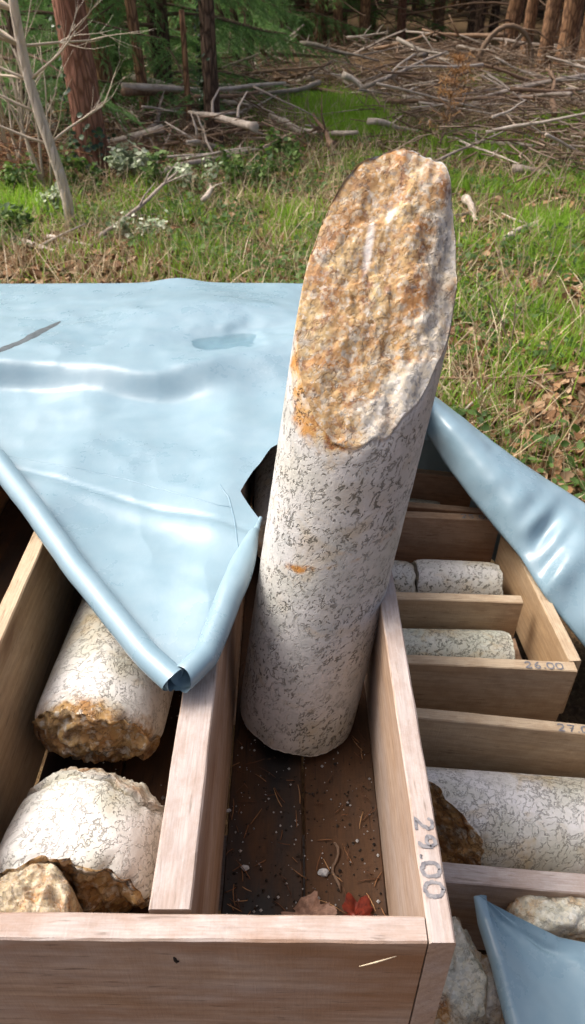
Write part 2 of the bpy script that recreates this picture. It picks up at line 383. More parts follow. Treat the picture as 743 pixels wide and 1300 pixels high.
DIG = {'0': [[(.5, 1), (.15, .85), (.05, .5), (.15, .15), (.5, 0), (.85, .15), (.95, .5), (.85, .85), (.5, 1)]],
       '2': [[(.1, .78), (.3, .98), (.7, .95), (.85, .7), (.6, .4), (.1, .02), (.9, .04)]],
       '5': [[(.85, 1), (.25, 1), (.2, .6), (.6, .62), (.85, .35), (.6, .05), (.15, .05)]],
       '6': [[(.75, 1), (.35, .75), (.15, .35), (.3, .03), (.7, .03), (.85, .3), (.6, .5), (.2, .35)]],
       '7': [[(.1, .95), (.9, .95), (.45, .0)], [(.3, .5), (.8, .5)]],
       '9': [[(.85, .7), (.6, .98), (.2, .9), (.15, .62), (.5, .48), (.85, .7), (.8, .3), (.55, 0)]],
       '.': [[(.45, .02), (.5, .1)]]}
def marking(parent, text, size, width, org, right, upv, mat):
    """hand-drawn marker numerals on a board's top face (board-local coordinates)"""
    mb = MB(); x = 0; r_ = Vector(right); u_ = Vector(upv); lw = size * .10
    for ch in text:
        wch = width * (.45 if ch == '.' else 1)
        for st in DIG[ch]:
            pts = []
            for i in range(len(st) - 1):
                for k in range(4):
                    t = k / 4; pts.append((lerp(st[i][0], st[i + 1][0], t), lerp(st[i][1], st[i + 1][1], t)))
            pts.append(st[-1])
            q = [Vector(org) + r_ * (x + a * wch * .82 + .0004 * rng.uniform(-1, 1)) + u_ * (b * size + .0003 * rng.uniform(-1, 1)) + Vector((0, 0, .0008)) for a, b in pts]
            vs = []; fs = []
            for i, p in enumerate(q):
                d = (q[min(i + 1, len(q) - 1)] - q[max(0, i - 1)]).normalized(); s = Vector((-d.y, d.x, 0)) * lw * (1 + .25 * rng.uniform(-1, 1))
                vs += [p - s, p + s]
            for i in range(len(q) - 1): fs.append((2 * i, 2 * i + 2, 2 * i + 3, 2 * i + 1))
            mb.add(vs, fs)
        x += wch
    return mb.build('number_marking', mat, parent, False)

TOP = .70                                    # top of the main box
box = empty('core_box', (-.1, .74, TOP - .245))
tag(box, 'weathered wooden core box with long compartments, holding the upright core, marked 29.00', 'box')
Y0, Y1, T = .262, 1.20, .0205
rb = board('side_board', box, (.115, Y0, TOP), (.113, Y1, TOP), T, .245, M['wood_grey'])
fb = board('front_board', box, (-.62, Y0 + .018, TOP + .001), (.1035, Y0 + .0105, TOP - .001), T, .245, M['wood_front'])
kh = MB(); kh.tube([Vector((0, .0004, .0045)), Vector((.0006, .0004, .0015)), Vector((.0008, .0004, -.001)), Vector((.0022, .0004, -.0035))], [.0008, .0017, .0014, .0016], 7, True, 0, .5)
kh_o = kh.build('knot_hole', None, fb); kh_o.location = (.165, -T / 2 - .0008, -.032)
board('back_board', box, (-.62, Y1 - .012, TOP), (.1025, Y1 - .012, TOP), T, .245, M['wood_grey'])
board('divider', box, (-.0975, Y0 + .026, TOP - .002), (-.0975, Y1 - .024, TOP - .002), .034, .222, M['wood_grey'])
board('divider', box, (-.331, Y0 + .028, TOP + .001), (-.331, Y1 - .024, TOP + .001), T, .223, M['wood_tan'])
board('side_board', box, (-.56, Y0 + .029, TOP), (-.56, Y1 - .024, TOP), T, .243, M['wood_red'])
for x0, x1 in ((-.077, .012), (.014, .103), (-.319, -.218), (-.216, -.117), (-.547, -.445), (-.443, -.343)):
    fo = board('floor_board', box, ((x0 + x1) / 2, Y0 + .024, TOP - .224), ((x0 + x1) / 2, Y1 - .024, TOP - .224), x1 - x0, .019, M['wood_floor'])
kh_o.data.materials.append(plain('dark_hole', (.012, .010, .009), (.02, .016, .013), 90))
# the numerals run along the right-hand board, tops towards the outside
marking(rb, '29.00', .0155, .0165, (-(1.20 - .262) / 2 + .104, .0085, 0), (-1, 0, 0), (0, -1, 0), M['ink'])

# small cracks / dent in the front board
def box_from(name, label, group_mat, boards, loc, floors=None):
    b = empty(name, loc); tag(b, label, 'box')
    out = []
    for nm, p0, p1, th, h, mt in boards: out.append(board(nm, b, p0, p1, th, h, M[mt]))
    return b, out
zb = .42
def top2(ax, ay, bx, by, za, zb_): return P(ax, ay, za), P(bx, by, zb_)
def extend(p, q, a, b):
    d = (q - p); return p - d * a, q + d * b
# box B (26.00)
f0, f1 = extend(*top2(521, 837, 731, 846, zb + .006, zb - .012), .35, 0.0)
k0, k1 = extend(*top2(513, 651.5, 628, 657, zb + .004, zb - .002), 1.0, .06)
m0, m1 = extend(*top2(506, 756, 663, 760.5, zb - .006, zb - .012), .6, .0)
e0, e1 = P(731, 839, zb - .011), P(645, 668, zb - .003)
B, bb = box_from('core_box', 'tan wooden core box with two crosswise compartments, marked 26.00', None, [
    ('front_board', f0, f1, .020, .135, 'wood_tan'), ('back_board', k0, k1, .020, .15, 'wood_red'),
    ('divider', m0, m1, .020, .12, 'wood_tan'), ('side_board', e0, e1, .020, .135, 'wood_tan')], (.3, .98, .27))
marking(bb[0], '26.00', .0125, .0145, ((f1 - f0).length / 2 - .083, -.0075, 0), (1, 0, 0), (0, 1, 0), M['ink'])
marking(bb[1], '25.00', .0125, .0145, ((k1 - k0).length / 2 - .078, -.0075, 0), (1, 0, 0), (0, 1, 0), M['ink'])
fx = (f0 + k0) / 2; ft = (f1 + k1) / 2
for a in (.28, .72):
    board('floor_board', B, lerp(f0, k0, a) + Vector((0, 0, -.136)), lerp(f1, k1, a) + Vector((-.018, 0, -.134)), .165, .014, M['wood_red'])
# box C (27.0)
zc = .40
c0, c1 = extend(*top2(533, 905, 743, 926, zc + .004, zc - .012), .35, .45)
d0, d1 = extend(*top2(567, 1106, 743, 1121, zc - .004, zc - .008), .35, .6)
g0 = d0 + Vector((0, -.23, 0)); g1 = d1 + Vector((0, -.23, 0))
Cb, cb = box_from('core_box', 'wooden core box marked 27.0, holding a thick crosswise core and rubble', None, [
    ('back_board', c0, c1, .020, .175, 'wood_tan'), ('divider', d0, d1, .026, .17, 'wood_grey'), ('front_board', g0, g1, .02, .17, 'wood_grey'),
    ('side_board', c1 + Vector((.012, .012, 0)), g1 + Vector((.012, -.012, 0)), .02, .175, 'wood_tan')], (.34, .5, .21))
marking(cb[0], '27.00', .0125, .0145, ((c1 - c0).length * (.5 - .45 / 1.8) - .042, -.0075, 0), (1, 0, 0), (0, 1, 0), M['ink'])
for pa, pb, w_ in (((c0 + d0) / 2, (c1 + d1) / 2, .20), ((d0 + g0) / 2, (d1 + g1) / 2, .20)):
    board('floor_board', Cb, pa + Vector((0, 0, -.172)), pb + Vector((0, 0, -.172)), w_, .014, M['wood_floor'])
# box D, beyond box B
h0, h1 = extend(*top2(516, 641, 615, 649, zb + .002, zb + .002), 1.0, .05)
i0, i1 = extend(*top2(520, 596, 566, 601, zb + .01, zb + .008), 2.2, .8)
h0, h1 = h0 + Vector((0, .012, -.006)), h1 + Vector((0, .012, -.006))
j0, j1 = i0 + Vector((0, .17, 0)), i1 + Vector((0, .17, 0))
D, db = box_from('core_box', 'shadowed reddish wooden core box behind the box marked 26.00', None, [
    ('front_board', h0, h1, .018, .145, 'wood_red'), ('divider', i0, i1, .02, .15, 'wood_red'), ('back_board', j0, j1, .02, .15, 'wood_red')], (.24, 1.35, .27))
for pa, pb in (((h0 + i0) / 2, (h1 + i1) / 2), ((j0 + i0) / 2, (j1 + i1) / 2)):
    board('floor_board', D, pa + Vector((0, 0, -.15)), pb + Vector((0, 0, -.15)), .14, .014, M['wood_red'])
# timbers that carry the boxes
def bearer(label, p0, p1, th, h):
    o = empty('support_timber', (Vector(p0) + Vector(p1)) / 2); tag(o, label, 'timber', 'timbers under the core boxes')
    board('beam', o, p0, p1, th, h, M['wood_grey'])
for y_ in (.45, 1.05): bearer('rough timber carrying the main core box off the ground', (-.75, y_, .452), (.11, y_, .452), .09, .46)
for x_ in (.2, .42): bearer('rough timber under the right-hand core boxes', (x_, .20, .205 if False else .200), (x_, 1.62, .200), .07, .21)

# ------------------------------------------------------------------ drill cores
def core(name, p0, p1, r, mat, label, group=None, e0=None, e1=None, rust=None, white=None, nphi=110, dl=.006, rough=.006, seed=1, chip=.5, front=None, nr=22, lump=.0, capv=1.0, fine=1.0):
    """a drilled rock core from p0 to p1 with rough broken ends; e0/e1(a,b) bend the end surfaces, a,b in -1..1 across"""
    p0 = Vector(p0); p1 = Vector(p1); L = (p1 - p0).length; Z = (p1 - p0).normalized()
    fr = Vector(front) if front else Vector((0, 0, 1)); fr = (fr - Z * fr.dot(Z)).normalized(); rt = Z.cross(fr)
    e0 = e0 or (lambda a, b: 0); e1 = e1 or (lambda a, b: 0)
    vs = []; rs = []; ws = []; cs_a = []
    def endh(a, b, e, s):
        q = (a * r, b * r, s * 3.3 + seed + e(a, b))
        big = fbm(q, 28, seed, 3); sm = fbm(q, 110, seed + 4, 4); cell = abs(nz(q, 60, seed + 2)) + .5 * abs(nz(q, 190, seed + 6))
        k_ = 1 - .55 * sstep(.8, 1, math.hypot(a, b)); return e(a, b) + rough * (1.1 * big + (.55 * sm + .9 * cell) * k_ * fine)
    rings = []; nl = max(6, int(L / dl))
    ph = [2 * math.pi * i / nphi for i in range(nphi)]
    def put(a, b, h, w_, isend):
        vs.append(((fr * a + rt * b) * r + Z * h)); rs.append(rust(a, b, h, isend) if rust else 0.0); ws.append(white(a, b, h, isend) if white else 0.0); cs_a.append(capv * isend)
        return len(vs) - 1
    E0 = [endh(math.cos(t), math.sin(t), e0, 0) for t in ph]; E1 = [L + endh(math.cos(t), math.sin(t), e1, 1) for t in ph]
    fs = []
    # bottom cap: rings from centre to rim
    def cap(e, s, base):
        c = put(0, 0, base + endh(0, 0, e, s), 0, 1); pr = None; rr = []
        for i in range(1, nr):
            k = i / nr; row = []
            for t in ph:
                a, b = k * math.cos(t), k * math.sin(t); row.append(put(a, b, base + endh(a, b, e, s), 0, 1))
            rr.append(row)
        return c, rr
    c0_, r0 = cap(e0, 0, 0)
    side = []
    for j in range(nl + 1):
        t_ = j / nl; row = []
        for i, t in enumerate(ph):
            h = lerp(E0[i], E1[i], t_); de = min(h - E0[i], E1[i] - h)
            q = (math.cos(t) * r, math.sin(t) * r, h)
            k = 1 + .0035 * nz(q, 60, seed) + .002 * nz(q, 170, seed)
            k += lump * nz(q, 14, seed + 9)
            k -= chip * (.045 * math.exp(-de / .004) + .02 * math.exp(-de / .011) + .03 * max(0, nz(q, 45, seed + 3)) * math.exp(-de / .014))
            row.append(put(k * math.cos(t), k * math.sin(t), h, 0, 0))
        side.append(row)
    c1_, r1 = cap(e1, 1, L)
    def strip(A, B_):
        for i in range(nphi): fs.append((A[i], A[(i + 1) % nphi], B_[(i + 1) % nphi], B_[i]))
    for i in range(nphi): fs.append((c0_, r0[0][(i + 1) % nphi], r0[0][i]))
    seq = r0 + side + r1[::-1]
    for A, B_ in zip(seq[:-1], seq[1:]): strip(A, B_)
    for i in range(nphi): fs.append((c1_, r1[0][i], r1[0][(i + 1) % nphi]))
    me = mesh_np(name, vs, fs, {'rust': rs, 'white': ws, 'cap': cs_a})
    o = link(name, me, mat); o.location = p0
    tag(o, label, 'rock core', group)
    return o
# the standing core
AX = Vector((.088, .082, .60)).normalized(); B0 = Vector((.004, .648, .4775)); RC = .078
# square foot resting on its rim: lift so that the lowest rim point touches the floor
B0 = B0 + AX * (math.sqrt(1 - AX.z ** 2) * RC / AX.z)*0.6
cs_, sn_ = math.cos(R(8)), math.sin(R(8))
def e_top(a, b):
    b = -b
    u = a * cs_ + b * sn_; v = -a * sn_ + b * cs_
    st = .012 * sstep(.1, .35, -v - .35 * u) - .018 * sstep(.55, .8, -v) * sstep(-.6, .2, -u)
    n_ = fbm((u, v, 0), 2.2, 4.0, 3); h_ = -.135 * u + .018 * (1 - u * u) * .5 - .015 * v * v + st + .009 * n_; return h_ if h_ < .10 else .10 + .035 * math.tanh((h_ - .10) / .035)
LT = .56
def rust_top(a, b, h, e):
    if e: b = -b
    u = a * cs_ + b * sn_
    if e and h > .3:
        return max(.12, min(1, .92 - .62 * sstep(-.25, -.85, b) - .5 * sstep(.35, .8, u) * sstep(.3, -.2, b)))
    if h > .3:
        return .75 * sstep(.08, .0, (LT + e_top(a, b)) - h) * sstep(.6, -.5, b) + .16 * math.exp(-((h - .30 - .03 * b) / .010) ** 2) * sstep(.2, .8, a) * 2.2
    return .55 * math.exp(-((h - .30 - .035 * b + .012 * a) / .006) ** 2) * sstep(.3, .9, a) + .05
def white_top(a, b, h, e):
    b = -b
    if not e or h < .3: return 0
    return .55 * max(math.exp(-(((a + .30) / .16) ** 2 + ((b - .20) / .05) ** 2) ** 2), .8 * math.exp(-(((a + .46) / .1) ** 2 + ((b + .02) / .05) ** 2) ** 2))
core('rock_core', B0, B0 + AX * LT, RC, M['granite'], 'tall pale granite core standing upright with a slanting orange broken top', e1=e_top, rust=rust_top, white=white_top,
     nphi=220, dl=.0035, rough=.0046, seed=3, front=(0, -1, 0), nr=64, chip=.45)
def rust_end(w0, w1, dep=.05, L=.3):
    return lambda a, b, h, e: (w0 if h < L / 2 else w1) if e else max(w0 * math.exp(-max(0, h) / dep), w1 * math.exp(-max(0, L - h) / dep)) * .8
FL = TOP - .224
core('rock_core', (-.238, .545, FL + .0775), (-.212, .97, FL + .0775), .078, M['granite_bold'], 'long pale core lying in the left compartment, brown rusty broken end, partly under the tarp',
     e0=lambda a, b: -.030 * a + .03 * (a * a + b * b) - .012, rust=rust_end(1.0, .2, .03, .39), capv=.3, fine=.55, seed=11, rough=.013, nphi=130, dl=.005, nr=40, chip=1.4)
core('rock_core', (-.222, .366, FL + .074), (-.208, .490, FL + .075), .083, M['granite_bold'], 'short blocky white core piece with brown underside beside the front board',
     e0=lambda a, b: -.016 * a + .014 * a * a + .012 * b, e1=lambda a, b: -.035 * (a * a + b * b), rust=lambda a, b, h, e: (.9 if h < .06 else .35) if e else .55 * max(0, -a) + .12, capv=.35, fine=.5, seed=17, rough=.012, nphi=110, nr=36, chip=1.8, lump=.10)
core('rock_core', (-.240, .332, FL + .002), (-.242, .328, FL + .150), .043, M['granite_yellow'], 'small yellowish granular core stub standing against the front board',
     e1=lambda a, b: -.016 * (a * a + b * b), rust=lambda a, b, h, e: .5, seed=23, rough=.01, chip=1.5, lump=.12, nphi=80, nr=24)
core('rock_core', (.010, .93, FL + .076), (.006, 1.16, FL + .076), .075, M['granite'], 'grey core lying behind the upright core in its compartment', rust=rust_end(.3, .1, .02, .23), seed=29, nphi=70, nr=16, chip=1.0)
# cores in the right-hand boxes
def lay(name, a, b, r, za, mat, label, **k): core(name, a, b, r, mat, label, **k)
zf = zb - .134
yb = (lerp(k0, m0, .5).y, lerp(k1, m1, .5).y)
kx = lambda x, q0, q1: lerp(q0, q1, (x - q0.x) / (q1.x - q0.x))
def mid(x, A, B_, t):
    a = kx(x, *A); b = kx(x, *B_); return Vector((x, lerp(a.y, b.y, t), 0))
def lay2(x0, x1, A, B_, t, r, zfl, mat, label, **k):
    p = mid(x0, A, B_, t); q = mid(x1, A, B_, t); p.z = zfl + r; q.z = zfl + r - .006
    core('rock_core', p, q, r, mat, label, **k)
rr_ = lambda w0, w1: rust_end(w0, w1, .01, .2)
lay2(.235, .392, (k0, k1), (m0, m1), .52, .051, zf + .003, M['granite'], 'pale core piece nearest the end board in the back compartment marked 25.00', rust=rr_(0, 0), seed=31, nphi=60, nr=14, chip=1.6, rough=.004)
lay2(.10, .228, (k0, k1), (m0, m1), .52, .051, zf + .003, M['granite'], 'pale core piece beside the upright core in the back compartment marked 25.00', rust=rr_(0, 0), seed=33, nphi=60, nr=14, chip=1.6, rough=.004)
lay2(.12, .372, (f0, f1), (m0, m1), .52, .051, zf + .003, M['granite_green'], 'greenish grey core in the front compartment of the box marked 26.00', rust=rr_(0, 0), seed=37, nphi=60, nr=14, chip=1.5, rough=.004)
lay2(.10, .31, (h0, h1), (i0, i1), .42, .058, zb - .145, M['granite_green'], 'greenish core in the shadowed box behind the 26.00 box', rust=rr_(.1, .1), seed=41, nphi=60, nr=14)
zfc = zc - .17
p = mid(.188, (c0, c1), (d0, d1), .50); q = mid(.56, (c0, c1), (d0, d1), .50); p.z = zfc + .077; q.z = zfc + .070
core('rock_core', p, q, .077, M['granite_bold'], 'thick white core with a slanting brown broken end in the box marked 27.0', e0=lambda a, b: .072 * b + .02 * a, rust=lambda a, b, h, e: .9 if e else .5 * math.exp(-((h - .27) / .05) ** 2) * sstep(.2, .7, b) + .08, capv=.25, fine=.6, seed=47, nphi=120, dl=.005, rough=.010, nr=36, chip=1.0)
def rock(label, c, s, mat, seed, rustw=.4):
    import bmesh
    bm = bmesh.new(); bmesh.ops.create_icosphere(bm, subdivisions=5, radius=1)
    rg = random.Random(seed); pl = [(Vector((rg.gauss(0, 1), rg.gauss(0, 1), rg.gauss(0, 1))).normalized(), rg.uniform(.6, .88)) for _ in range(9)]
    vs = []
    for v in bm.verts:
        n_ = v.co.normalized(); d = 1.0
        for pn, pd in pl:
            c_ = n_.dot(pn)
            if c_ > .05: d = min(d, pd / c_)
        d += .09 * fbm(n_, 3, seed, 4) + .05 * fbm(n_, 9, seed, 4); vs.append((n_.x * d * s[0], n_.y * d * s[1], n_.z * d * s[2]))
    fs = [tuple(v.index for v in f.verts) for f in bm.faces]; bm.free()
    o = link('rock_piece', mesh_np('rock_piece', vs, fs, {'rust': [max(0, min(1, rustw + .5 * fbm(v, 20, seed))) for v in vs], 'cap': [.75] * len(vs)}), mat); o.location = c
    return tag(o, label, 'rock')
def rk(px, py, z, label, s, mat, seed, rw=.4): c = P(px, py, z); c.z -= s[2] * .55; return rock(label, c, s, mat, seed, rw)
rk(712, 1158, .372, 'cream broken rock beside the small tarp corner, below the plain divider', (.06, .042, .05), M['granite_green'], 3, .45)
rk(583, 1222, .375, 'pale angular rock wedged against the corner of the main box', (.05, .06, .07), M['granite_green'], 5, .5)
rk(612, 1240, .345, 'knobbly grey-brown rock between the main box and the small tarp corner', (.035, .045, .05), M['granite_bold'], 21, .6)
rk(600, 1300, .33, 'dark stained rock lying under the edge of the small tarp corner', (.05, .055, .05), M['granite_bold'], 8, .8)
rk(700, 1290, .30, 'grey rubble stone covered by the small tarp corner', (.06, .06, .05), M['granite_bold'], 12, .4)

# ------------------------------------------------------------------ tarpaulin
tarp = empty('tarpaulin', (-.3, 1.0, TOP)); tag(tarp, 'large blue-grey plastic tarpaulin spread over the core boxes with rolled hems', 'tarpaulin')
def to_tarp(o): o.parent = tarp; o.location = -tarp.location; return o
K = P(224, 878, .708)
Lp = [K, P(190, 846, .708), P(100, 735, .708), P(0, 600, .708), P(-160, 400, .712), P(-330, 300, .73)]
Rp = [K + Vector((.006, .002, 0)), P(262, 850, .706), P(296, 770, .706), P(318, 702, .708), P(331, 660, .708), P(305, 623, .716), P(322, 598, .712), P(345, 570, .708), P(400, 548, .705), P(470, 540, .69), P(505, 532, .655), P(532, 508, .63), P(525, 470, .65), P(505, 420, .70), P(470, 390, .73), P(440, 368, .742)]
YF = 1.632
Ly = [p.y for p in Lp] + [9]; Lx = [p.x for p in Lp] + [Lp[-1].x]
Ry = np.maximum.accumulate([p.y for p in Rp]); Ry = Ry + np.arange(len(Ry)) * 1e-5; Rx = [p.x for p in Rp]
def tarp_z(x, y):
    z = .706
    st = 1.165 + .05 * (x + .2) + .02 * math.sin(x * 9)
    rise = sstep(st - .02, st + lerp(.028, .13, sstep(-.28, -.02, x)), y + .012 * fbm((x, y, 0), 6, 7.7, 2)); z += .037 * rise
    z += .012 * math.exp(-((y - st - .05) / .035) ** 2) * (.5 + .5 * math.sin(x * 7 + 1)) * sstep(.0, -.25, x)
    ef = sstep(YF + .02, YF - .22, y); z += (.009 * fbm((x, y, 0), 4, 2.2, 2) * (.4 + rise * .4) + .003 * fbm((x * 1.1, y * 1.8, 0), 9, 5.1, 2)) * (.15 + .85 * ef)
    z += (.0095 * (.5 - abs(fbm((x, y * 1.15, 0), 3.2, 12.3, 2))) + .0048 * (.5 - abs(fbm((x + .3 * y, y * .8, 0), 7.5, 15.3, 2)))) * (.25 + .75 * ef) * sstep(.02, .10, y - K.y)
    # box edges press through, sheet sags between
    for ex, wd in ((-.0975, .03), (-.331, .03), (.115, .03)): z += .004 * math.exp(-((x - ex) / wd) ** 2) * (1 - rise)
    z -= .007 * math.exp(-((x + .215) / .07) ** 2) * (1 - rise) * sstep(.6, .8, y)
    # radiating folds towards the free corner
    a = math.atan2(x - K.x, y - K.y); d = math.hypot(x - K.x, y - K.y)
    z += .0012 * math.sin(a * 6 + 3 * fbm((x, y, 0), 4, 1)) * sstep(.03, .12, d) * sstep(.6, .2, d)
    # a sharp crease and the shallow hump beyond
    cr = y - (.93 - .42 * (x + .45)); z -= .0035 * math.exp(-(cr / .006) ** 2) * (1 - rise); z += .003 * math.exp(-((cr + .02) / .018) ** 2) * (1 - rise)
    z += .015 * math.exp(-(((x + .22) / .16) ** 2 + ((y - 1.45) / .10) ** 2)) + .010 * math.exp(-(((x + .25) / .05) ** 2 + ((y - 1.62) / .05) ** 2))
    # the ponded hollow
    z -= .017 * math.exp(-(((x + .10 + .03 * math.sin(y * 40)) / .075) ** 2 + ((y - 1.315) / .05) ** 2))
    hw = math.exp(-(((x + .10) / .13) ** 2 + ((y - 1.315) / .08) ** 2)); z += (.0045 * fbm((x, y * 1.5, 0), 22, 31.3, 3) + .005 * (.3 - abs(fbm((x, y * 1.4, 0), 11, 33.3, 2)))) * hw
    # right of the boxes the sheet falls away
    z -= .11 * sstep(.06, .34, x + .35 * (y - 1.3)) * sstep(1.62, 1.45, y)
    z -= .02 * sstep(YF - .03, YF + .02, y)
    return z
rows = list(np.linspace(K.y + .001, YF, 190)); V = []; nc = 150
for y in rows:
    xl = interp(y, Ly, Lx); xr = interp(y, Ry, Rx)
    for i in range(nc):
        x = lerp(xl, xr, i / (nc - 1)); V.append((x, y, tarp_z(x, y)))
for k in range(1, 9):                                    # hangs down behind the boxes
    for i in range(nc):
        x = V[189 * nc + i][0]; z0 = V[189 * nc + i][2]
        V.append((x + .004 * math.sin(x * 25 + k * .5), YF + .012 * min(k, 2) + .004 * k + .012 * math.sin(x * 11), z0 - .006 * k * k - .02 * (k > 2) * (k - 2)))
nrw = 190 + 8; idx = np.arange(nrw * nc).reshape(nrw, nc)
F = np.stack([idx[:-1, :-1], idx[:-1, 1:], idx[1:, 1:], idx[1:, :-1]], -1).reshape(-1, 4)
to_tarp(link('sheet', mesh_np('sheet', np.array(V), F), M['tarp']))
def hem(name, pts, r0, r1, turns, side, seed, ns=60, flare=0):
    """a hem curled under itself: a spiral swept along the edge"""
    pts = [Vector(p) for p in pts]; d_ = np.cumsum([0] + [(b - a).length for a, b in zip(pts, pts[1:])]); V = []; k = 40
    for i in range(ns + 1):
        s = d_[-1] * i / ns; p = Vector([interp(s, d_, [q[c] for q in pts]) for c in range(3)])
        s2 = min(d_[-1], s + .01); s1 = max(0, s - .01)
        d = (Vector([interp(s2, d_, [q[c] for q in pts]) for c in range(3)]) - Vector([interp(s1, d_, [q[c] for q in pts]) for c in range(3)])).normalized()
        out = Vector((d.y, -d.x, 0)).normalized() * side
        u = i / ns; R_ = lerp(r0, r1, u) * (1 - flare * sstep(.55, 1, u))
        z0 = tarp_z(p.x, p.y)
        for j in range(k + 1):
            t = j / k; an = t * turns * 2 * math.pi; rr = R_ * (1 - .30 * t) * (1 + .05 * nz((u * 9, t * 5, seed)))
            tail = 1 if not flare else 1
            V.append(p + Vector((0, 0, z0 - p.z + .0015)) + out * (rr * math.sin(an)) + Vector((0, 0, R_ - rr * math.cos(an))) + d * (.004 * math.sin(an * 1.3 + seed) * (i == 0)))
    idx = np.arange((ns + 1) * (k + 1)).reshape(ns + 1, k + 1)
    F = np.stack([idx[:-1, :-1], idx[:-1, 1:], idx[1:, 1:], idx[1:, :-1]], -1).reshape(-1, 4)
    return to_tarp(link(name, mesh_np(name, np.array([tuple(v) for v in V]), F), M['tarp']))
hem('rolled_hem', Lp[:5], .0155, .021, 1.35, -1, 1)
hem('rolled_hem', [Rp[0], Rp[1], Rp[2], Rp[3], Rp[4]], .0150, .019, 1.3, 1, 4, flare=.85)
# bunched fold that runs out to the right and hangs outside the box marked 26.00
SP = [  # (upper silhouette px, lower edge px, height of the crest, height of the lower edge)
    ((470, 450), (470, 560), .66, .60), ((520, 480), (520, 545), .64, .585), ((556, 505), (541, 548), .61, .56), ((590, 532), (563, 585), .585, .53), ((625, 560), (595, 628), .56, .50), ((665, 588), (628, 668), .535, .47),
    ((705, 615), (660, 705), .51, .45), ((745, 640), (690, 755), .49, .42), ((790, 672), (735, 812), .465, .37), ((850, 715), (800, 890), .44, .30), ((930, 770), (880, 980), .40, .22)]
ctl = [(P(*a, za), P(*b, zb_)) for a, b, za, zb_ in SP]
V = []; nu = 120; nv = 56
for i in range(nu + 1):
    t = i / nu * (len(ctl) - 1); k = min(int(t), len(ctl) - 2); f_ = t - k; f2 = f_
    a = ctl[k][0].lerp(ctl[k + 1][0], f2); b = ctl[k][1].lerp(ctl[k + 1][1], f2)
    s = i / nu
    for j in range(nv + 1):
        v = j / nv
        # v: 0 = skirt foot on the far side, .35 crest, .8 lower edge, 1 = curled under
        if v < .35:
            q = v / .35; p = a + Vector((.10, .14, -.42)) * (1 - q) ** 1.4 + Vector((.02, .03, 0)) * math.sin(q * math.pi)
        elif v < .8:
            q = (v - .35) / .45; p = a.lerp(b, q) + Vector((-.004, -.03, .030)) * math.sin(q * math.pi)
        else:
            q = (v - .8) / .2; p = b + Vector((.028 * math.sin(q * math.pi * .6), .045 * q, -.02 * math.sin(q * math.pi) - .03 * q))
        w_ = .006 * fbm((p.x * 1.2, p.y * 1.2, p.z), 10, 3.3, 3)
        # puckers about a third of the way along
        pk = math.exp(-((s - .64) / .07) ** 2) * math.exp(-((v - .62) / .13) ** 2)
        w_ += -.022 * pk + .014 * math.exp(-((s - .70) / .03) ** 2) * math.exp(-((v - .68) / .12) ** 2) + .008 * math.sin(s * 90 + v * 9) * pk
        w_ += .008 * math.sin((s * 30 + v * 4)) * sstep(.72, .85, s)
        V.append(p + Vector((-.2, -.6, .75)) * w_)
idx = np.arange((nu + 1) * (nv + 1)).reshape(nu + 1, nv + 1)
F = np.stack([idx[:-1, :-1], idx[:-1, 1:], idx[1:, 1:], idx[1:, :-1]], -1).reshape(-1, 4)
to_tarp(link('bunched_fold', mesh_np('bunched_fold', np.array([tuple(v) for v in V]), F), M['tarp']))
# crease lines and the dark streak that lie on the sheet
def ribbon(name, pix, w0, mat, lift=.0008, z=.72):
    pts = []
    for k in range(len(pix) - 1):
        for t in np.linspace(0, 1, 14, endpoint=False): pts.append((lerp(pix[k][0], pix[k + 1][0], t), lerp(pix[k][1], pix[k + 1][1], t)))
    pts.append(pix[-1]); q = []
    for a, b in pts:
        zz = z
        for _ in range(4):
            p = P(a, b, zz); zz = tarp_z(p.x, p.y) + lift
        q.append(Vector((p.x + .0012 * nz((a * .05, b * .05, 1)), p.y + .003 * nz((a * .07, b * .04, 5)), zz)))
    V = []; n = len(q)
    for i, p in enumerate(q):
        d = (q[min(n - 1, i + 1)] - q[max(0, i - 1)]).normalized(); s = Vector((-d.y, d.x, 0)) * w0 * (math.sin(math.pi * min(1, (i + .6) / n)) ** .4) * (1 + .4 * nz((i * .4, w0 * 900, 0)))
        for sx, dz in ((-1, -.0004), (0, lift * .8), (1, -.0004)):
            u = p + s * sx; V.append((u.x, u.y, tarp_z(u.x, u.y) + lift * .6 + dz))
    idx = np.arange(n * 3).reshape(n, 3)
    F = np.stack([idx[:-1, :-1], idx[:-1, 1:], idx[1:, 1:], idx[1:, :-1]], -1).reshape(-1, 4)
    return to_tarp(link(name, mesh_np(name, np.array(V), F), mat))
ribbon('dirt_streak', [(-10, 449), (30, 432), (76, 408)], .0095, M['streak'])
ribbon('crease', [(-10, 576), (80, 590), (165, 609), (230, 627), (294, 645)], .0011, M['crease'])
ribbon('crease', [(279, 614), (290, 630), (298, 660), (303, 697)], .0013, M['crease'])
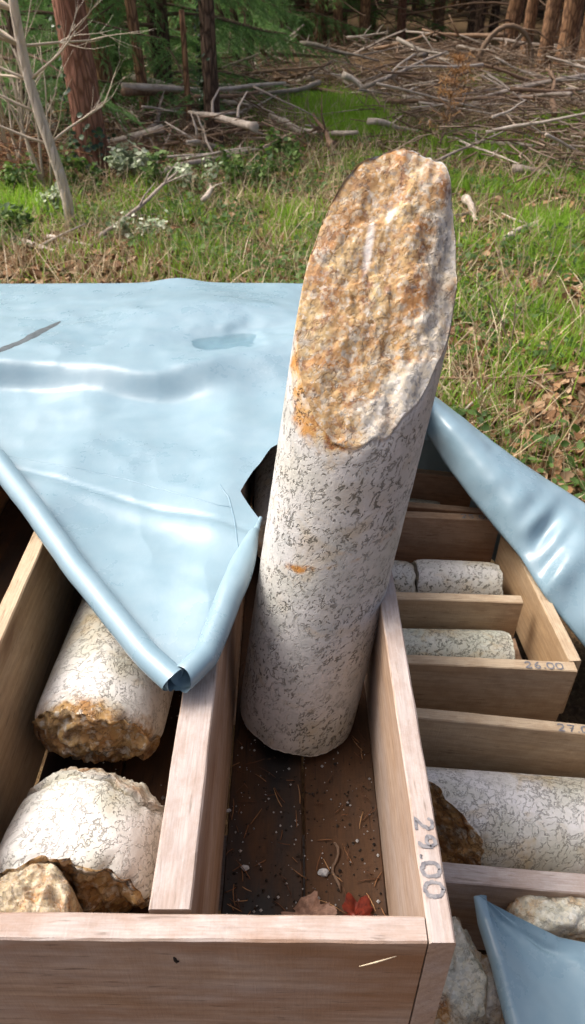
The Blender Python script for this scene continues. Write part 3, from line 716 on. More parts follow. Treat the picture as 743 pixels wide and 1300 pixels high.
# ponded rain water: a level surface that fills the hollow of the sheet
PX0, PX1, PY0, PY1, NP = -.26, .06, 1.20, 1.44, 110
zs = np.array([[tarp_z(x, y) for x in np.linspace(PX0, PX1, NP)] for y in np.linspace(PY0, PY1, NP)])
zw = tarp_z(-.10, 1.315) + .0056
inside = zs < zw + .0008
keep = np.zeros_like(inside); todo = [(NP * 115 // 240, NP * 16 // 32)]      # the pool that holds the hollow's lowest point
while todo:
    a, b = todo.pop()
    if 0 <= a < NP and 0 <= b < NP and inside[a, b] and not keep[a, b]:
        keep[a, b] = True; todo += [(a + 1, b), (a - 1, b), (a, b + 1), (a, b - 1)]
V = [(lerp(PX0, PX1, b / (NP - 1)) + .10, lerp(PY0, PY1, a / (NP - 1)) - 1.315, 0) for a in range(NP) for b in range(NP)]
F = [(a * NP + b, a * NP + b + 1, (a + 1) * NP + b + 1, (a + 1) * NP + b) for a in range(NP - 1) for b in range(NP - 1) if keep[a, b] and keep[a + 1, b] and keep[a, b + 1] and keep[a + 1, b + 1]]
us = sorted({i for f in F for i in f}); mp_ = {u: k for k, u in enumerate(us)}
pud = link('rain_puddle', mesh_np('rain_puddle', [V[u] for u in us], [tuple(mp_[i] for i in f) for f in F]), M['water']); pud.location = (-.10, 1.315, zw)
tag(pud, 'small pool of clear rain water lying on the tarpaulin', 'puddle')
# the small loose corner of another sheet, bottom right
t2 = empty('tarpaulin', P(690, 1250, .40)); tag(t2, 'small folded blue-grey tarpaulin corner lying over rubble', 'tarpaulin')
V = []; nu = 60; nv = 50
A = [P(601, 1137, .432), P(606, 1165, .425), P(622, 1215, .42), P(640, 1285, .425), P(665, 1370, .43)]
Bq = [P(606, 1137, .432), P(655, 1163, .415), P(710, 1190, .40), P(760, 1200, .39), P(850, 1250, .38)]
for i in range(nu + 1):
    t = i / nu * 4; k = min(3, int(t)); a = A[k].lerp(A[k + 1], t - k); b = Bq[k].lerp(Bq[k + 1], t - k)
    for j in range(nv + 1):
        v = j / nv
        if v < .22:
            q = v / .22; an = (1 - q) * 4.4; rr = .013 * min(1, .25 + i / nu * 3)
            d = (b - a).normalized(); p = a + d * (rr * 1.2) - d * rr * math.sin(an) * 1.0 + Vector((0, 0, -rr + rr * math.cos(an)))
        else:
            q = (v - .22) / .78; p = (a + (b - a).normalized() * .0156).lerp(b, q); s = math.sin(q * math.pi)
            p = p + Vector((0, 0, -.016 * s * min(1, i / 12) + .005 * fbm(p, 14, 2.1, 3) * s + .006 * math.exp(-((q - .75) / .06) ** 2) * math.sin(i * .16)))
        V.append(tuple(p - t2.location))
idx = np.arange((nu + 1) * (nv + 1)).reshape(nu + 1, nv + 1)
F = np.stack([idx[:-1, :-1], idx[:-1, 1:], idx[1:, 1:], idx[1:, :-1]], -1).reshape(-1, 4)
link('sheet', mesh_np('sheet', np.array(V), F), M['tarp'], t2)

# ------------------------------------------------------------------ litter on the compartment floor
mb = MB()
for i in range(230):
    if i < 120: x = rng.uniform(-.07, .10); y = rng.uniform(.285, .36) + abs(rng.gauss(0, .02))
    elif i < 185: x = rng.uniform(-.07, .10); y = rng.uniform(.29, .56)
    else: x = rng.choice([-.068, .092]) + rng.gauss(0, .006); y = rng.uniform(.3, .75)
    x = min(.099, max(-.073, x)); a = rng.uniform(0, 6.28); l = rng.uniform(.008, .028); z = FL + .002 + rng.uniform(0, .006)
    p0 = Vector((x, y, z)); d = Vector((math.cos(a), math.sin(a), rng.uniform(-.1, .2))); c_ = Vector((-d.y, d.x, 0)) * rng.uniform(-.25, .25)
    pts = [p0 + (d * t + c_ * t * t) * l for t in (0, .35, .7, 1)]
    pts = [Vector((min(.101, max(-.076, q.x)), max(.287, q.y), max(FL + .0012, q.z))) for q in pts]
    mb.tube(pts, [.0005, .0006, .0005, .0003], 4, True, rng.random() ** 1.6)
tag(mb.build('pine_needles', M['dry_needles']), 'scattered brown pine needles on the dark compartment floor', 'needles', kind='stuff')
mb = MB()
for i in range(1100):
    x = rng.uniform(-.074, .10); y = rng.uniform(.287, .62) if i < 750 else .288 + abs(rng.gauss(0, .05)); s = rng.choice([.0007, .001, .0015, .0022]) * rng.uniform(.7, 1.3)
    o = Vector((x, y, FL + s * .6)); vs = [o + Vector((rng.uniform(.6, 1) * s * a, rng.uniform(.6, 1) * s * b, rng.uniform(.6, 1) * s * c_)) for a, b, c_ in ((1, 0, 0), (-1, 0, 0), (0, 1, 0), (0, -1, 0), (0, 0, 1), (0, 0, -1))]
    mb.add(vs, [(0, 2, 4), (2, 1, 4), (1, 3, 4), (3, 0, 4), (2, 0, 5), (1, 2, 5), (3, 1, 5), (0, 3, 5)], rng.random())
M['grit'] = tintmat('grit', [(0, (.015, .012, .01)), (.7, (.04, .03, .022)), (.72, (.25, .25, .25)), (1, (.5, .5, .5))], .8)
tag(mb.build('grit', M['grit'], None, False), 'dark crumbs and pale rock grit on the compartment floor', 'grit', kind='stuff')
mb = MB()
for i in range(260):
    x = rng.uniform(-.15, -.118) if i < 120 else rng.uniform(-.25, -.118); y = rng.uniform(.45, .75); s = rng.choice([.001, .002, .003]) * rng.uniform(.7, 1.3)
    o = Vector((x, y, FL + s * .6)); vs = [o + Vector((rng.uniform(.6, 1) * s * a, rng.uniform(.6, 1) * s * b, rng.uniform(.6, 1) * s * c_)) for a, b, c_ in ((1, 0, 0), (-1, 0, 0), (0, 1, 0), (0, -1, 0), (0, 0, 1), (0, 0, -1))]
    mb.add(vs, [(0, 2, 4), (2, 1, 4), (1, 3, 4), (3, 0, 4), (2, 0, 5), (1, 2, 5), (3, 1, 5), (0, 3, 5)], rng.uniform(.4, 1))
tag(mb.build('gravel', M['grit'], None, False), 'loose rock crumbs beside the cores of the left compartment', 'gravel', kind='stuff')
def leaf_thing(c, s, rz, mat, label, lobes=5, seed=1):
    V = [(0, 0, 0)]; n = 60; fs = []
    for k in (.3, .55, .8, 1):
        for i in range(n):
            a = 2 * math.pi * i / n; lobe = abs(math.sin(a * lobes / 2 + seed)) ** .7
            r_ = s * k * (.45 + .5 * lobe * k + .30 * nz((math.cos(a) * 2, math.sin(a) * 2, seed), 1.5) + .12 * nz((math.cos(a) * 2, math.sin(a) * 2, seed), 6)); x, y = r_ * math.cos(a) * 1.25, r_ * math.sin(a) * .8
            V.append((x, y, s * (.35 * nz((x / s, y / s, seed), 1.6) + .16 * nz((x / s, y / s, seed), 5)) + .25 * s * k * k * math.sin(a + seed) - .002 * abs(math.sin(a * lobes / 2 + seed + 1.57))))
    fs = [(0, 1 + i, 1 + (i + 1) % n) for i in range(n)]
    for r_ in range(3):
        for i in range(n): fs.append((1 + r_ * n + i, 1 + (r_ + 1) * n + i, 1 + (r_ + 1) * n + (i + 1) % n, 1 + r_ * n + (i + 1) % n))
    o = link('dead_leaf', mesh_np('dead_leaf', V, fs), mat); o.location = c; o.rotation_euler = (.15, .1, rz)
    return tag(o, label, 'leaf')
c = P(390, 1148, FL + .01); leaf_thing((c.x, max(c.y - .012, .300), FL + .012), .027, .3, M['tanleaf'], 'faded pinkish dead leaf against the inside of the front board', 4, 2)
c = P(452, 1152, FL + .01); leaf_thing((c.x, max(c.y - .012, .302), FL + .013), .028, 1.0, M['redleaf'], 'dark red dead leaf in the corner beside the side board', 5, 5)
for px, py, s, lb in ((411, 1108, .0065, 'bluish grey stone chip on the compartment floor near the red leaf'), (311, 1102, .005, 'white stone chip near the divider on the dark floor'), (290, 1029, .0035, 'tiny pale stone chip midway on the dark floor')):
    o = rock(lb, P(px, py, FL + s * .5) , (s, s * .8, s * .55), M['pebble'], int(px), 0); o.name = 'stone_chip'; o.location.z = FL + s * .42
mb = MB(); p = P(425, 1070, FL + .004)
pts = [p + Vector((.004 * math.sin(i), -.007 * i, .002 * math.sin(i * 1.3))) for i in range(9)]; mb.tube(pts, [.0016] * 8 + [.0008], 6, True, .2, .6)
tag(mb.build('twig', M['twig']), 'dark crooked twig on the compartment floor above the red leaf', 'twig')
# splinter on the front edge, insect on the front face
mb = MB(); a = P(425, 1212, TOP); mb.tube([Vector((.050, .2465, TOP - .003)), Vector((.063, .2488, TOP - .0012)), Vector((.078, .2515, TOP + .0022))], [.0002, .0006, .0002], 5, True, 1.0)
sp_ = mb.build('straw_splinter', M['straw']); tag(sp_, 'pale straw splinter stuck on the upper edge of the front board', 'straw')

# ------------------------------------------------------------------ ground cover
def quat_rot(a, b, c):
    ca, sa, cb, sb, cc, sc = np.cos(a), np.sin(a), np.cos(b), np.sin(b), np.cos(c), np.sin(c)
    z = np.zeros_like(a); o = np.ones_like(a)
    Rx = np.stack([o, z, z, z, cb, -sb, z, sb, cb], -1).reshape(-1, 3, 3); Ry_ = np.stack([cc, z, sc, z, o, z, -sc, z, cc], -1).reshape(-1, 3, 3)
    Rz = np.stack([ca, -sa, z, sa, ca, z, z, z, o], -1).reshape(-1, 3, 3)
    return Rz @ Rx @ Ry_
def scatter(name, mat, base, faces, pos, rz, rx, ry, sc, tint, label, cat, extra=None):
    base = np.array(base, float); n = len(pos); k = len(base)
    Rm = quat_rot(np.array(rz), np.array(rx), np.array(ry)); sc = np.array(sc); sc = sc[:, None] * np.ones((1, 3)) if sc.ndim == 1 else sc
    V = np.einsum('nij,nkj->nki', Rm, base[None] * sc[:, None, :]) + np.array(pos)[:, None, :]
    F = (np.array(faces)[None] + (np.arange(n) * k)[:, None, None]).reshape(-1, len(faces[0]))
    o = link(name, mesh_np(name, V.reshape(-1, 3), F, {'tint': np.repeat(tint, k)}), mat)
    return tag(o, label, cat, kind='stuff') if cat else o
def visible(x, y, z=0, m=60):
    q = Vector((x, y, z - CAMZ)); zc_ = q.y * math.cos(PITCH) - q.z * math.sin(PITCH)
    if zc_ < .1: return False
    px = 371.5 + FPX * q.x / zc_; py = 650 - FPX * (q.y * math.sin(PITCH) + q.z * math.cos(PITCH)) / zc_
    return -m - 60 < px < 743 + m + 60 and -40 < py < 760
def blocked(x, y): return -.85 < x < .56 and -.2 < y < 1.72
def sample(n, ylo, yhi, dens, power=1.6):
    """points more or less even in the picture, thinned by dens(x, y)"""
    out = []; tries = 0
    while len(out) < n and tries < n * 40:
        tries += 1; y = ylo * (yhi / ylo) ** (rng.random() ** (1 / power) if power > 1 else rng.random())
        x = rng.uniform(-1, 1) * (.52 * y + .9)
        if blocked(x, y) or rng.random() > dens(x, y): continue
        out.append((x, y, gz(x, y)))
    return out
blade = [(-.5, 0, 0), (.5, 0, 0), (-.42, .12, .4), (.42, .12, .4), (-.28, .35, .75), (.28, .35, .75), (0, .62, .98)]
bladef = [(0, 1, 3, 2), (2, 3, 5, 4), (4, 5, 6, 6)]
def blades(name, n, ylo, yhi, dens, hgt, wid, mat, tintf, label, cat, lean=.35, power=1.5):
    ps = sample(n, ylo, yhi, dens, power); m = len(ps)
    sc = np.stack([np.array([wid * (.6 + .8 * rng.random()) * (.7 + p[1] * .09) for p in ps]), np.array([hgt * rng.uniform(.3, 1.1) for _ in ps]), np.array([hgt * rng.uniform(.5, 1.25) for _ in ps])], -1)
    base = np.array(blade); f = [(0, 1, 3), (0, 3, 2), (2, 3, 5), (2, 5, 4), (4, 5, 6)]
    return scatter(name, mat, base, f, ps, nrg.uniform(0, 6.28, m), nrg.normal(0, lean, m), nrg.normal(0, lean * .6, m), sc, np.array([tintf(*p[:2]) for p in ps]), label, cat)
BP = P(432, 142, 0)
def pile(x, y):   # how much brushwood lies here
    a = -2.2 * math.exp(-(((x - BP.x) / .8) ** 2 + ((y - BP.y) / 1.5) ** 2))
    for px, py, r, s in PILES: a += s * math.exp(-(((x - px) / (r * 1.5)) ** 2 + ((y - py) / r) ** 2))
    return max(0, min(1, a))
PILES = [(P(a, b, 0).x, P(a, b, 0).y, r, s) for a, b, r, s in ((350, 150, .8, .8), (430, 95, 1.6, .9), (520, 120, 1.3, 1), (600, 130, 1.4, 1), (700, 130, 1.5, 1), (700, 190, .8, 1), (640, 205, .5, .7), (735, 215, .6, .8), (500, 150, .8, .8), (240, 188, .55, .9), (60, 190, .6, .7), (310, 195, .5, .8), (170, 185, .5, .7), (660, 165, 1.0, 1), (720, 175, .9, 1), (330, 110, 1.6, .8), (560, 80, 2.0, .9), (230, 170, .7, .8), (620, 95, 1.4, .8))]
gd = lambda x, y: min(1, max(0.02, greenness(x, y) * .9 * (.06 + .94 * sstep(-.05, .25, fbm((x, y, 0), 1.9, 4.4, 3) + .25 * (abs(x - BP.x) < .7 and y > 8))) * (1 - .92 * pile(x, y))))
blades('grass', 16000, 1.75, 13.5, gd, .105, .006, M['grass'], lambda x, y: min(1, max(0, .30 + .30 * greenness(x, y) + .25 * nz((x, y, 0), .9, 2) + rng.uniform(-.2, .2))), 'fresh green grass growing in tufts across the clearing', 'grass')
def patches(x, y): return min(1, sum(math.exp(-(((x - P(a, b, 0).x) / r) ** 2 + ((y - P(a, b, 0).y) / q) ** 2)) for a, b, r, q in ((432, 145, .38, 1.1), (408, 130, .3, .9), (455, 168, .25, .5), (600, 195, .35, .45), (735, 165, .4, .5), (700, 290, .2, .2), (20, 262, .3, .3))))
blades('sun_tinted_grass', 9000, 3.8, 12.5, lambda x, y: patches(x, y) ** 1.5, .13, .007, M['grass'], lambda x, y: rng.uniform(.65, 1), 'fresh grass tufts before the brushwood, tinted bright yellow-green as if sunlit', 'grass', .4, 1.0)  # fresh grass; the high tints stand in for sunlight on these patches
blades('short_grass', 9000, 1.75, 12, lambda x, y: gd(x, y) * (x > -.3), .05, .006, M['grass'], lambda x, y: min(1, max(0, .45 + .25 * greenness(x, y) + rng.uniform(-.25, .25))), 'short bright grass carpet on the right of the clearing', 'grass', .6)
blades('straw_mat', 9000, 1.75, 9.5, lambda x, y: .75 * (1 - .6 * pile(x, y)) * (.3 + .7 * sstep(-.15, .2, fbm((x, y, 0), 1.4, 3.4, 3))), .24, .004, M['straw'], lambda x, y: rng.uniform(.2, 1), 'matted pale dead grass lying flat on the ground', 'grass', 1.5)
blades('dry_grass', 13000, 1.75, 9.5, lambda x, y: .6 * (1 - .5 * pile(x, y)) * (.25 + sstep(-.1, .35, fbm((x, y, 0), 1.1, 9.4, 3))), .20, .0042, M['straw'], lambda x, y: rng.random(), 'dry straw coloured grass strands lying between the green', 'grass', .9)
leafb = [(-.5, 0, .06), (-.2, -.32, .1), (-.2, .32, .12), (0, 0, 0), (.2, -.36, .16), (.2, .33, .1), (.55, 0, .08)]
leaff = [(0, 1, 3), (0, 3, 2), (1, 4, 3), (2, 3, 5), (4, 6, 3), (3, 6, 5)]
def leaves(name, n, ylo, yhi, dens, size, mat, tintf, label, cat, lift=(0, .02), tilt=.5, power=1.4, sz=(.6, 1.3)):
    ps = sample(n, ylo, yhi, dens, power); m = len(ps); ps = [(x, y, z + rng.uniform(*lift) + .004) for x, y, z in ps]
    return scatter(name, mat, leafb, leaff, ps, nrg.uniform(0, 6.28, m), nrg.normal(0, tilt, m), nrg.normal(0, tilt, m), size * nrg.uniform(sz[0], sz[1], m), np.array([tintf(*p[:2]) for p in ps]), label, cat)
leaves('dead_leaves', 22000, 1.75, 14, lambda x, y: .75 - .5 * min(1, greenness(x, y)) + .2, .05, M['leaf_litter'], lambda x, y: rng.random(), 'brown and tan fallen leaves strewn over the ground', 'leaves')
leaves('dead_leaves', 9000, 1.7, 4.6, lambda x, y: .3 + .7 * math.exp(-((y - 2.75) / .35) ** 2) + .6 * sstep(-.1, .3, fbm((x, y, 0), 2.5, 1.4, 2)), .045, M['leaf_litter'], lambda x, y: rng.random(), 'curled brown oak leaves lying close beside the covered boxes', 'leaves', tilt=.6)
leaves('ground_ivy', 17000, 1.7, 7.5, lambda x, y: (.9 if x < .2 else .45) * sstep(-.15, .25, fbm((x, y, 0), 1.5, 6.4, 3)), .034, M['herb'], lambda x, y: min(1, max(0, .4 + .3 * nz((x, y, 0), 1.3, 5) + rng.uniform(-.3, .3))), 'low green herbs and ivy covering the ground', 'plants', lift=(0, .09), tilt=.5)
# reddish fine needle litter and small twigs in the brush
mb = MB()
for i in range(11000):
    y = rng.uniform(5.2, 18); x = rng.uniform(-.5, .52) * y
    if rng.random() > .12 + pile(x, y): continue
    a = rng.uniform(0, 6.28); l = rng.uniform(.1, .45); z = gz(x, y) + .005 + .30 * pile(x, y) * rng.random(); d = Vector((math.cos(a), math.sin(a), rng.gauss(.05, .22)))
    s = Vector((-d.y, d.x, .3)) * l * rng.uniform(-.2, .2); r_ = rng.uniform(.003, .009)
    p0 = Vector((x, y, z)); mb.tube([p0, p0 + d * l * .5 + s, p0 + d * l], [r_, r_ * .8, r_ * .4], 3, False, rng.random())
tag(mb.build('small_twigs', M['twig']), 'tangle of thin dead twigs in the brushwood', 'twigs', kind='stuff')

# ------------------------------------------------------------------ fallen branches, one by one
def stick_mesh(seed, stubs=2):
    rg = random.Random(seed); mb = MB(); n = 9; pts = []; p = Vector((-.5, 0, 0)); dv = Vector((1, 0, 0))
    for i in range(n + 1):
        pts.append(p.copy()); dv = (dv + Vector((0, rg.gauss(0, .075), rg.gauss(0, .04)))).normalized(); p = p + dv / n
    mb.tube(pts, [.022 * (1 - .6 * i / n) * rg.uniform(.88, 1.12) for i in range(n + 1)], 7, True, 0, .12)
    for s in range(stubs):
        k = rg.randrange(2, n - 1); a = rg.uniform(0, 6.28); d = Vector((.6, math.cos(a) * .8, math.sin(a) * .8)); l = rg.uniform(.05, .3)
        mb.tube([pts[k], pts[k] + d * l * .5 + Vector((0, .02, 0)), pts[k] + d * l], [.009, .007, .003], 5, True)
    return mesh_np('fallen_branch', mb.v, mb.f)
STK = {}
for mk_ in ('stick_pale', 'stick_brown', 'stick_grey'):
    STK[mk_] = []
    for s in range(7):
        me = stick_mesh(hash(mk_) % 1 + s * 13 + len(mk_), 1 + s % 4); me.materials.append(M[mk_]); STK[mk_].append(me)
ADJ = {'stick_pale': 'bleached', 'stick_brown': 'brown', 'stick_grey': 'grey'}
def stick(p, rz, tilt, L, th, mk_, label, group=None):
    o = bpy.data.objects.new('fallen_branch', rng.choice(STK[mk_])); COL.objects.link(o)
    o.location = p; o.rotation_euler = (rng.uniform(0, 6.28) * .0 + rng.uniform(-.4, .4), tilt, rz); k = th / .022; o.scale = (L, L * .5 + k * .2 if False else k, k)
    return tag(o, label, 'branch', group)
def stick_px(a, b, th, mk_, label, z0=.03, z1=.03):
    p, q = P(*a, z0), P(*b, z1); p.z = gz(p.x, p.y) + z0; q.z = gz(q.x, q.y) + z1; d = q - p
    return stick((p + q) / 2, math.atan2(d.y, d.x), -math.asin(d.z / d.length), d.length, th, mk_, label)
stick_px((128, 300), (268, 212), .016, 'stick_grey', 'long thin grey branch lying in the herbs between the pale sapling and the dark trunk', .05, .12)
stick_px((-15, 293), (112, 327), .024, 'stick_pale', 'bleached branch lying in the herbs at the foot of the pale sapling', .04, .02)
stick_px((60, 300), (125, 304), .012, 'stick_pale', 'short bleached stick crossing the branch by the pale sapling', .05, .05)
stick_px((185, 222), (330, 180), .035, 'stick_grey', 'thick grey branch lying in front of the dark ivy-clad trunk', .05, .10)
stick_px((345, 150), (432, 186), .04, 'stick_pale', 'thick pale branch beside the bright grass patch', .08, .05)
stick_px((640, 303), (692, 268), .022, 'stick_pale', 'short thick pale stick lying alone on the short grass', .04, .05)
stick_px((572, 540), (640, 470), .006, 'stick_pale', 'thin pale stalk among leaves beside the tarpaulin fold', .03, .03)
stick_px((560, 480), (760, 488), .006, 'stick_brown', 'long thin dark twig stretched over dead leaves beyond the tarpaulin fold', .05, .05)
stick_px((590, 255), (640, 275), .03, 'stick_pale', 'bleached stick end just right of the upright core top', .05, .05)
stick_px((650, 218), (760, 216), .03, 'stick_grey', 'straight grey branch along the near edge of the brushwood', .06, .08)
stick_px((435, 92), (482, 118), .04, 'stick_pale', 'bright bleached branch lying at the top of the grass patch', .3, .1)
stick_px((335, 70), (388, 35), .035, 'stick_grey', 'grey branch rising from the brushwood against the dark forest', .1, .5)
nst = 0
while nst < 250:
    y = rng.uniform(5.6, 17); x = rng.uniform(-.46, .5) * y; pl_ = pile(x, y)
    if rng.random() > pl_ * 1.1 + (.05 if x < -.4 and y > 6.6 else .012): continue
    mk_ = rng.choices(['stick_pale', 'stick_brown', 'stick_grey'], [.38, .30, .32])[0]
    L = rng.uniform(.35, 1.7) * (.75 if y < 8 else 1.1); th = rng.choice([.010, .014, .02, .03]) * rng.uniform(.8, 1.25)
    hz = gz(x, y) + .03 + .36 * pl_ * rng.random() ** 1.2
    a = rng.uniform(0, math.tau)
    where = 'left part of the brushwood under the spruces' if x < -.6 else ('brushwood behind the bright grass patch' if x < 1.6 else 'wide brushwood pile before the brown trunks')
    sz_ = ('thick ' if th > .021 else 'thin ') + ('short' if L < .85 else 'long')
    stick((x, y, hz), a, rng.gauss(0, .17), L, th, mk_, f'{sz_} {ADJ[mk_]} dead branch lying in the {where}', f'{sz_} {ADJ[mk_]} branches in the {where}')
    nst += 1
# arching root at the far edge
mb = MB(); c = P(640, 95, 0); pts = []
for i in range(15):
    t = i / 14; a = math.pi * (1.05 - 1.15 * t); pts.append(Vector((c.x + .42 * math.cos(a), c.y + .1 * t, gz(c.x, c.y) + .55 * math.sin(a) + .02)))
mb.tube(pts, [.045 - .02 * i / 14 for i in range(15)], 8, True, .5, .2)
for k in range(14):
    i = rng.randrange(1, 13); d = Vector((rng.gauss(0, .5), rng.gauss(0, .4), rng.gauss(-.3, .3))); mb.tube([pts[i], pts[i] + d * .35, pts[i] + d * .6 + Vector((0, 0, -.12))], [.014, .01, .004], 5, True, .3)
tag(mb.build('arched_root', M['twig']), 'arching dead root looping over the far brushwood', 'root')

# ------------------------------------------------------------------ trees
def trunk_mesh(h, r0, r1, seed, k=20, n=44, flare=.35, bend=.05, disp=.05, wind=.0):
    vs = []; fs = []; rg = random.Random(seed); ph = rg.uniform(0, 6)
    for i in range(n + 1):
        t = (i / n) ** 1.6; z = -.15 + (h + .15) * t; r = lerp(r0, r1, min(1, z / h if z > 0 else 0)) * (1 + flare * math.exp(-max(0, z) / .16))
        cx = bend * math.sin(z * .5 + ph) ; cy = bend * math.cos(z * .43 + ph * 2) - bend * math.cos(ph * 2); cx -= bend * math.sin(ph)
        for j in range(k):
            a = 2 * math.pi * j / k; d = 1 + disp * nz((math.cos(a) * 2.2, math.sin(a) * 2.2, z * 2.2), 1, seed) * 2 + disp * nz((math.cos(a) * 6, math.sin(a) * 6, z * 5), 1, seed)
            vs.append((cx + r * d * math.cos(a), cy + r * d * math.sin(a), z))
    for i in range(n):
        for j in range(k): fs.append((i * k + j, i * k + (j + 1) % k, (i + 1) * k + (j + 1) % k, (i + 1) * k + j))
    fs.append(tuple(n * k + j for j in range(k)))
    return mesh_np('trunk', vs, fs)
def spray_mesh(name, h0, h1, rad, nbr, seed, twigs=20, needles=9, nl=.028, droop=.5, dirs=None, tw=.004):
    """conifer foliage: drooping boughs, hanging twigs, needle blades"""
    rg = random.Random(seed); ng = np.random.default_rng(seed); P0 = []; D0 = []; T0 = []
    wood_ = MB()
    for b in range(nbr):
        t = (b + rg.random()) / nbr; z = lerp(h0, h1, t); a = rg.uniform(*dirs) if dirs else b * 2.399 + rg.uniform(-.4, .4)
        L = rad * (1 - .82 * t ** 1.2) * rg.uniform(.75, 1.15); pts = []
        for i in range(7):
            s = i / 6; pts.append(Vector((math.cos(a) * L * s, math.sin(a) * L * s, z + L * (.12 * s - droop * s * s + .16 * s ** 4))))
        wood_.tube(pts, [.016 * (1 - .8 * i / 6) * (rad / 1.6) + .002 for i in range(7)], 4, False, .2)
        side = Vector((-math.sin(a), math.cos(a), 0))
        for k in range(twigs):
            s = .12 + .88 * (k + rg.random()) / twigs; i = min(5, int(s * 6)); o = pts[i].lerp(pts[i + 1], s * 6 - i); sd = 1 if k % 2 else -1
            tl = L * .34 * (1 - .55 * s) * rg.uniform(.6, 1.3) + .05
            d = (side * sd * rg.uniform(.5, 1) + (pts[i + 1] - pts[i]).normalized() * rg.uniform(.4, .9)).normalized()
            q = [o + d * tl * u + Vector((0, 0, -tl * rg.uniform(.35, .8) * u * u)) for u in (0, .33, .66, 1)]
            ti = rg.gauss(.45, .2)
            m = max(3, int(needles * tl / .25))
            for e in range(m):
                u = (e + rg.random()) / m * 3; f_ = min(2, int(u)); pp_ = q[f_].lerp(q[f_ + 1], u - f_)
                dr = (q[f_ + 1] - q[f_]).normalized()
                for sgn in (-1, 1):
                    nd = (dr * .8 + dr.cross(Vector((0, 0, 1))) * sgn * rg.uniform(.4, 1) + Vector((0, 0, rg.gauss(-.1, .35)))).normalized()
                    P0.append(pp_); D0.append(nd); T0.append(min(1, max(0, ti + rg.uniform(-.15, .15))))
    P0 = np.array([tuple(p) for p in P0]); D0 = np.array([tuple(p) for p in D0]); T0 = np.array(T0); n = len(P0)
    up = ng.normal(size=(n, 3)); sdv = np.cross(D0, up); sdv /= np.linalg.norm(sdv, axis=1)[:, None] + 1e-9
    l = (nl * ng.uniform(.7, 1.3, n))[:, None] * 1.0; wdt = tw * ng.uniform(.7, 1.3, n)[:, None]
    V = np.stack([P0 - sdv * wdt, P0 + sdv * wdt, P0 + D0 * l + sdv * wdt * .3, P0 + D0 * l - sdv * wdt * .3], 1).reshape(-1, 3)
    F = np.arange(n * 4).reshape(n, 4)
    return mesh_np(name, V, F, {'tint': np.repeat(T0, 4)}, smooth=False), wood_
def tree(name, loc, tr, crown=None, label='', mat=None, group=None, rz=0, sc=1, lean=(0, 0)):
    o = empty(name, loc); o.rotation_euler = (lean[0], lean[1], rz); o.scale = (sc, sc, sc)
    t = link('trunk', tr, mat, o)
    if crown:
        c = link('crown', crown[0], M['needles'], o)
        if crown[1]: b = link('boughs', crown[1], M['twig'], c)
    tag(o, label, 'tree', group); return o
def mk(sp):
    me, wd = sp; wm = mesh_np('boughs', wd.v, wd.f, {'tint': wd.t}); return (me, wm)
low_crown = [mk(spray_mesh('crown', .35, 4.6, 1.8, 40, 5 + s, twigs=34, needles=13, nl=.06, tw=.0045, droop=.42)) for s in range(2)]
pine_crown = mk(spray_mesh('crown', 8.2, 11.5, 1.2, 26, 77, twigs=16, needles=8, nl=.10, tw=.012, droop=.1))
high_crown = [mk(spray_mesh('crown', 3.2, 8.5, 1.5, 46, 50 + s, twigs=16, needles=8, nl=.10, tw=.012, droop=.25)) for s in range(2)]
def gp(px, py, dz=0):
    p = P(px, py, 0); p.z = gz(p.x, p.y) + dz; return p
def ivy(parent, r, h, n, a0, seed, size=.06):
    rg = random.Random(seed); ng = np.random.default_rng(seed); ps = []; rz = []
    for i in range(n):
        a = rg.gauss(a0, .7); z = h * rg.random() ** 1.2; rr = r * (1 - .02 * z) + rg.uniform(.0, .05); ps.append((rr * math.cos(a), rr * math.sin(a), z)); rz.append(a)
    o = scatter('ivy', M['ivy'], leafb, leaff, ps, np.array(rz) + math.pi / 2, 1.2 + ng.normal(0, .4, n), ng.normal(0, .5, n), size * ng.uniform(.5, 1.2, n), ng.random(n), None, None)
    o.parent = parent; o['kind'] = 'stuff'; return o
t = tree('pine_tree', gp(121, 216), trunk_mesh(12, .118, .05, 3, 28, 110, .4, .03, .06), pine_crown, 'stout reddish pine trunk with flaky bark and ivy on one side', M['bark_pine'], lean=(0, -.012))
ivy(t, .122, 2.2, 150, 3.0, 1, .05); ivy(t, .15, .35, 90, -1.2, 2, .05)
t = tree('spruce_tree', gp(272, 186), trunk_mesh(11.6, .068, .03, 8, 20, 80, .25, .03, .06), None, 'dark slim trunk with ivy climbing its left side before the brushwood', M['bark_dark'])
ivy(t, .068, 1.9, 280, 2.9, 3, .05)
cr = pine_crown; c_ = link('crown', cr[0], M['needles'], t); link('boughs', cr[1], M['twig'], c_)
tree('spruce_tree', gp(189, 166), trunk_mesh(7, .055, .03, 12, 14, 40, .2, .05, .05), None, 'thin bare brown trunk between the pine and the dark ivy-clad trunk', M['bark_brown'], lean=(0, -.02))
tree('spruce_tree', gp(242, 172), trunk_mesh(1.0, .03, .025, 14, 10, 14, .2, .01, .05), None, 'short broken pale stub beside the dark ivy-clad trunk', M['bark_brown'])
for px, py, r_, lb, mt in ((142, 158, .09, 'dim brown trunk just behind the reddish pine', 'bark_brown'), (40, 150, .06, 'thin dim trunk behind the pale sapling', 'bark_dark'), (205, 140, .05, 'thin dark trunk deep under the drooping spruce', 'bark_dark'), (318, 100, .07, 'dark trunk at the left edge of the clearing far behind', 'bark_dark'), (428, 62, .10, 'straight reddish trunk standing alone before the far forest', 'bark_brown'), (285, 60, .16, 'broad grey trunk with a pale band far behind the ivy-clad trunk', 'bark_dark')):
    g = gp(px, py); tree('spruce_tree', g, trunk_mesh(8, r_, r_ * .5, px, 16, 40, .25, .04, .05), high_crown[px % 2], lb, M[mt])
